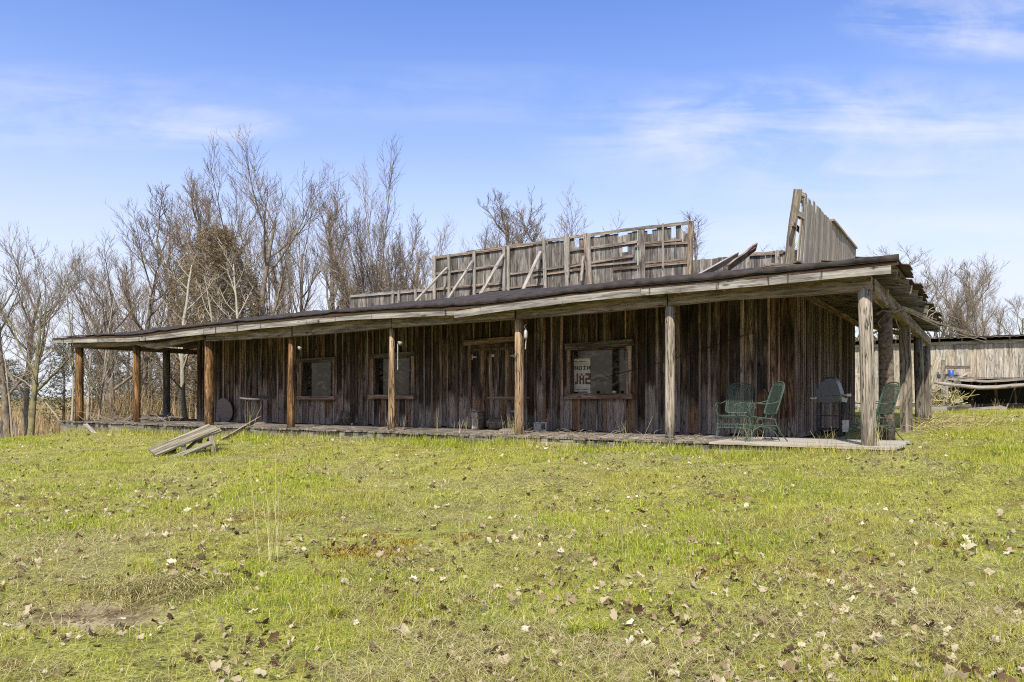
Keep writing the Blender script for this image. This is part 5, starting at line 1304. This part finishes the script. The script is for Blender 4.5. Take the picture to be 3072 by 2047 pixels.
d2 = pnoise(X, Y, 1.1, 8) + .6 * pnoise(X, Y, 3.5, 9); k = (rng.random(len(X)) < np.clip(.45 + .4 * d2, .1, 1)) & (np.hypot((X + 2.85) / .5, (Y - 5.10) / .24) + .4 * pnoise(X, Y, 13, 45) > .85); X, Y = X[k], Y[k]
straw = np.array([[-.5, 0, 0], [.5, 0, 0], [-.45, .5, .10], [.45, .5, .10], [.2, 1.0, .02]])
instance('dead_grass', M['straw'], straw, bf, X, Y, ground_z(X, Y) + rng.uniform(.002, .03, len(X)), rng.uniform(0, 6.28, len(X)), rng.normal(.05, .22, len(X)), rng.uniform(.05, .17, len(X)), np.clip(.0012 + Y * .00026, .0018, .007))
tag(bpy.data.objects['dead_grass'], 'matted dead straw lying through the lawn', 'dead grass', kind='stuff')
n = 5200; u_ = np.where(rng.random(n) < .75, rng.choice(np.array([0.2, 3.2, 5.2, 6.5, 9.9, 12.0, 13.3, 16.4, 18.0, 20.0, 22.6]), n) + rng.normal(0, .55, n), rng.uniform(-.4, 23.6, n)); v_ = -.46 - np.abs(rng.normal(0, .16, n))
X = 5.61 - .844 * u_ + .537 * v_; Y = 11.84 + .537 * u_ + .844 * v_
instance('edge_weeds', M['straw'], blade, bf, X, Y, ground_z(X, Y), rng.uniform(0, 6.28, n), rng.normal(-.1, .42, n), rng.uniform(.06, .30, n) * rng.uniform(.4, 1, n), rng.uniform(.003, .007, n))
tag(bpy.data.objects['edge_weeds'], 'dry weeds and straw growing up against the front of the deck', 'weeds', kind='stuff')
# maple leaves
ang = np.linspace(0, 2 * np.pi, 15)[:-1]; rad = np.array([1, .5, .86, .45, .74, .38, .52, .30, .52, .38, .74, .45, .86, .5])
lf = np.array([[0, i + 1, (i + 1) % 14 + 1] for i in range(14)])
def leaf_shape(sd):
    r = np.random.default_rng(sd); rr = (.62 + .38 * rad) * r.uniform(.6, 1.12, 14); c1, c2 = r.uniform(-.9, .9, 2); p = r.uniform(0, 6.28)
    return np.array([[0, 0, 0.02]] + [[math.sin(a) * q, math.cos(a) * q, c1 * (math.sin(a) * q) ** 2 + c2 * (math.cos(a) * q) * abs(math.cos(a + p)) + r.normal(0, .10)] for a, q in zip(ang, rr)])
X, Y = field(16500, 3.6, 24, .9)
d3 = pnoise(X, Y, .9, 21); k = rng.random(len(X)) < np.clip(.42 + .38 * d3 + .40 * pnoise(X, Y, 3.2, 22), .12, 1); X, Y = X[k], Y[k]
sz = rng.uniform(.35, 1, len(X)) ** 1.5 * .056
LVs = np.stack([leaf_shape(q) for q in range(12)])
instance('fallen_leaves', M['leaf'], LVs[rng.integers(0, 12, len(X))], lf, X, Y, ground_z(X, Y) + rng.uniform(.006, .03, len(X)), rng.uniform(0, 6.28, len(X)), rng.normal(.10, .45, len(X)), sz * rng.uniform(.7, 1, len(X)), sz * rng.uniform(.4, 1.0, len(X)), rng.normal(0, .5, len(X)))
tag(bpy.data.objects['fallen_leaves'], 'dry fallen maple leaves strewn over the lawn', 'leaves', kind='stuff')

pp = []
for px, py, rx, ry, n_ in tuple((a, b, c * 1.3, d, int(e * 1.0)) for a, b, c, d, e in ((735, 1556, .30, .10, 900), (700, 1560, .14, .05, 300), (880, 1548, .22, .06, 500), (950, 1540, .16, .06, 420), (1040, 1655, .18, .06, 350), (1110, 1665, .28, .07, 700), (1170, 1655, .12, .05, 250), (1215, 1630, .10, .04, 200), (1390, 1615, .12, .04, 200), (1100, 1610, .2, .04, 300), (570, 1558, .12, .04, 180), (2430, 1715, .20, .07, 260), (2300, 1575, .16, .04, 220), (2220, 1700, .08, .03, 120), (2110, 1713, .08, .03, 120), (1650, 1500, .2, .05, 120))):
    Y0 = 1.40 * F / (py - HZ)
    for _ in range(3): Y0 = (CZ - gz(at(px, Y0), Y0)) * F / (py - HZ)
    x = at(px, Y0) + rng.normal(0, rx * .6, n_); y = Y0 + rng.normal(0, ry * 2.2, n_); pp.append(np.stack([x, y], 1))
pp = np.concatenate(pp)
instance('moss', M['moss'], blade, bf, pp[:, 0], pp[:, 1], ground_z(pp[:, 0], pp[:, 1]), rng.uniform(0, 6.28, len(pp)), rng.normal(0, .5, len(pp)), rng.uniform(.015, .035, len(pp)), rng.uniform(.006, .014, len(pp)))
tag(bpy.data.objects['moss'], 'rusty brown moss patches in the lawn', 'moss', kind='stuff')
# dry straw heap by the last side posts
m = MB()
for i in range(420):
    v_ = R.gauss(9.2, 1.8); u_ = -R.expovariate(1 / .55) - .15; p = P(u_, v_); p.z = gz(p.x, p.y) + R.uniform(0, .12)
    a_ = R.uniform(0, 6.28); L = R.uniform(.25, .9); d = Vector((math.cos(a_), math.sin(a_), R.uniform(-.05, .5)))
    m.tube([p, p + d * L * .5 + Vector((0, 0, .03)), p + d * L - Vector((0, 0, L * .12))], [.006, .005, .002], 3, cap=False)
tag(m.build('dry_stalks', M['straw'], None), 'heap of pale dry stalks by the last side porch posts', 'dry stalks', kind='stuff')
# vines and litter along the deck edge
m = MB()
for i in range(260):
    u_ = R.choice((R.uniform(2.5, 7.4), R.uniform(2.5, 22))); v_ = R.uniform(-.36, .3); p = P(u_, v_, .01)
    pts = [p]; a_ = R.uniform(0, 6.28)
    for k in range(4):
        a_ += R.gauss(0, .7); p = p + Vector((math.cos(a_), math.sin(a_) * .6, 0)) * R.uniform(.06, .16); p.z = max(.006, p.z + R.gauss(.0, .03)); pts.append(p)
    m.tube(pts, [.005, .005, .004, .003, .002], 3, cap=False)
tag(m.build('dead_vines', M['twigpale'], None), 'tangle of dead vines trailing along the front edge of the deck', 'vines', kind='stuff')

m = MB()
for i in range(260):
    x, y = -2.85 + R.gauss(0, .30), 5.14 + R.gauss(0, .16); m.rock((x, y, gz(x, y) + .003), R.uniform(.004, .017), (1, 1, .6), 5, 3, .3)
tag(m.build('dirt_clods', M['clod'], None), 'crumbs of bare brown soil in the worn hollow at the left', 'soil', kind='stuff')
m = MB()
for i in range(700):
    x, y = -2.62 + R.gauss(0, .30), 5.55 + R.gauss(0, .10); p = Vector((x, y, gz(x, y) + .005)); a_ = R.uniform(3.6, 5.8); L = R.uniform(.06, .2)
    d = Vector((math.cos(a_), math.sin(a_), R.uniform(-.1, .25))); m.tube([p, p + d * L * .5 + Vector((0, 0, .02)), p + d * L - Vector((0, 0, .02))], [.0022, .002, .0008], 3, cap=False)
tag(m.build('overhanging_thatch', M['straw'], None), 'dry thatch hanging over the small bank behind the worn hollow', 'dead grass', kind='stuff')

# tall dry weeds
def weed(pos, h, n, label, spread=.12, mat='straw'):
    pos = Vector(pos); m = MB()
    for i in range(n):
        p = pos + Vector((R.gauss(0, spread * .4), R.gauss(0, spread * .4), 0)); d = Vector((R.gauss(0, spread), R.gauss(0, spread), 1)); L = h * R.uniform(.45, 1)
        pts = [p, p + d * L * .5, p + d * L + Vector((R.gauss(0, .05), R.gauss(0, .05), -.02)) * L]
        m.tube(pts, [.0026, .0022, .0012], 3, cap=False)
        if R.random() < .5: m.tube([pts[1], pts[1] + Vector((R.gauss(0, .06), R.gauss(0, .06), .08))], [.002, .001], 3, cap=False)
    o = m.build('dry_weed', M[mat], None); origin_to(o, pos); tag(o, label, 'weed', 'tall dry weeds')
for px, Y, h, n, lab, spd in ((825, 6.3, .95, 15, 'tall pale dry weed clump in the middle left of the lawn', .10), (1100, 9.0, .5, 4, 'few thin dry stalks right of the tall clump', .08), (1545, 15.3, .45, 26, 'dry weed tuft at the foot of the reddish post', .25),
                              (1385, 15.9, .42, 14, 'dry weed tuft at the deck edge below the stump', .2), (1180, 17.3, .35, 14, 'dry weed tuft at the foot of the post between the left windows', .25), (1312, 16.6, .72, 3, 'single tall bent dry stalk before the door wall', .12),
                              (745, 19.5, .7, 8, 'dry forked weeds by the leaning dark timber', .2), (2250, 13.0, .45, 22, 'dry weeds growing through the deck under the chairs', .3), (2625, 11.75, .5, 26, 'dry weeds round the foot of the tan corner post', .22),
                              (2478, 12.2, .3, 8, 'curled dry weed on the deck before the grill', .3), (2560, 12.4, .7, 3, 'long thin dry stalk crossing before the half hidden chair', .25), (1890, 14.6, .42, 6, 'crossed pale stalks on the deck edge below the big window', .35), (1860, 6.5, .5, 5, 'sparse dry stalks in the right middle lawn', .1), (1400, 6.0, .4, 5, 'thin dark stalks in the lawn centre', .12), (2890, 15.0, .3, 20, 'dry grass tuft on the right lawn', .2), (2990, 22.5, .7, 30, 'tall dry weeds before the collapsed platform', .12), (2920, 22.5, .6, 16, 'dry weeds under the log rail', .12), (140, 7.6, .3, 6, 'few dry stalks low on the left lawn', .2)):
    p = lawn(px, Y)
    dx, dy = p.x - 5.61, p.y - 11.84; vq = .537 * dx + .844 * dy
    if -.4 < vq < 2 and p.x < 6.4: p.z = 0.0
    weed(p, h, n, lab, spd)
# green tufts
for px, py_, r_, lab in ((1800, 1895, 70, 'bright green grass tuft near the bottom right of centre'), (1722, 1900, 60, 'bright green grass tuft left of the other bottom tuft'), (1005, 1850, 60, 'upright green grass tuft left of centre near the bottom')):
    Y = 1.42 * F / (py_ - HZ); p = lawn(px, Y); m = MB()
    for i in range(60):
        a_ = R.uniform(0, 6.28); L = R.uniform(.06, .13); d = Vector((math.cos(a_) * R.uniform(.1, .9), math.sin(a_) * R.uniform(.1, .9), 1)).normalized()
        q = p + Vector((R.gauss(0, .02), R.gauss(0, .02), 0)); m.tube([q, q + d * L * .6, q + d * L + Vector((math.cos(a_), math.sin(a_), -.3)) * L * .25], [.0025, .002, .0005], 3, cap=False)
    o = m.build('grass_tuft', M['grass'], None); origin_to(o, p); tag(o, lab, 'grass tuft', 'green grass tufts')

# brush thicket behind the left end
n = 34000
Y = rng.uniform(25, 58, n); X = np.where(rng.random(n) < .7, rng.uniform(-.80, -.33, n) * Y, rng.uniform(-.9, -.3, n) * Y)
dx, dy = X - 5.61, Y - 11.84; u = -.844 * dx + .537 * dy; v = .537 * dx + .844 * dy
k = ~((u < 24.6) & (v < 13)) ; X, Y = X[k], Y[k]
pxs = X / Y * F + CX
k = (rng.random(len(X)) < np.where(pxs < 330, .45, 1.0)); X, Y, pxs = X[k], Y[k], pxs[k]
Hh = rng.uniform(.6, 2.3, len(X)) * np.clip(.75 + .35 * pnoise(X, Y, .4, 33), .35, 1.5) * np.where(pxs < 250, .55, 1.3)
stem = np.array([[-.5, 0, 0], [.5, 0, 0], [-.35, .10, .5], [.35, .10, .5], [0, .34, 1.0]])
instance('brush', M['brush'], stem, bf, X, Y, ground_z(X, Y) - .02, rng.uniform(0, 6.28, len(X)), rng.normal(0, .25, len(X)), Hh, rng.uniform(.010, .028, len(X)))
tag(bpy.data.objects['brush'], 'tan brush thicket beyond the left end of the porch', 'brush', kind='stuff')
# arching pale canes and fence posts at the far left
for i, (x0, x1, y1, Y0, lab) in enumerate(((215, 30, 1120, 24.6, 'long pale bent sapling arching left from the far left post'), (290, 330, 1050, 26, 'pale forked young tree right of the far left post'), (370, 260, 1120, 27, 'dark arching cane behind the second post'), (40, 10, 1050, 25, 'thin pale sapling at the left edge'))):
    p = lawn(x0, Y0); q = ray(x1, y1, Y0 + .5); m = MB()
    mid = p.lerp(q, .5) + Vector((0, 0, .35)); m.tube([p, p.lerp(mid, .5) + Vector((0, 0, .1)), mid, mid.lerp(q, .5) + Vector((0, 0, .1)), q], [.035, .03, .025, .018, .008], 6)
    for k in range(9):
        f = R.uniform(.3, .95); s0 = p.lerp(q, f) + Vector((0, 0, .35 * math.sin(math.pi * f))); d = Vector((R.gauss(0, .7), R.gauss(0, .3), R.uniform(.2, 1))); m.tube([s0, s0 + d * .5, s0 + d * 1.0 + Vector((0, 0, .1))], [.01, .007, .002], 4, cap=False)
    o = m.build('arching_sapling', M['twigpale' if i != 2 else 'twig'], None); origin_to(o, p); tag(o, lab, 'sapling', 'bent saplings at the left')
for px, Y0, yt, lab in ((6, 21.5, 1262, 'leaning grey fence post at the left edge of the lawn'), (50, 24.5, 1268, 'thin grey fence post right of the left edge post')):
    p = lawn(px, Y0, -.1); q = ray(px - 4, yt, Y0); m = MB(); m.tube([p, q], [.05, .045], 7, .1); tag(origin_to(m.build('fence_post', M['postG'], None), p), lab, 'fence post', 'old fence posts')
p = lawn(95, 33, .12); m = MB(); m.tube([p, p + Vector((.9, .2, .06)), p + Vector((1.7, .1, -.02))], [.10, .12, .08], 8, .1); tag(origin_to(m.build('fallen_log', M['trunk'], None, True), p), 'dark fallen log in the leaf litter at the left', 'log')
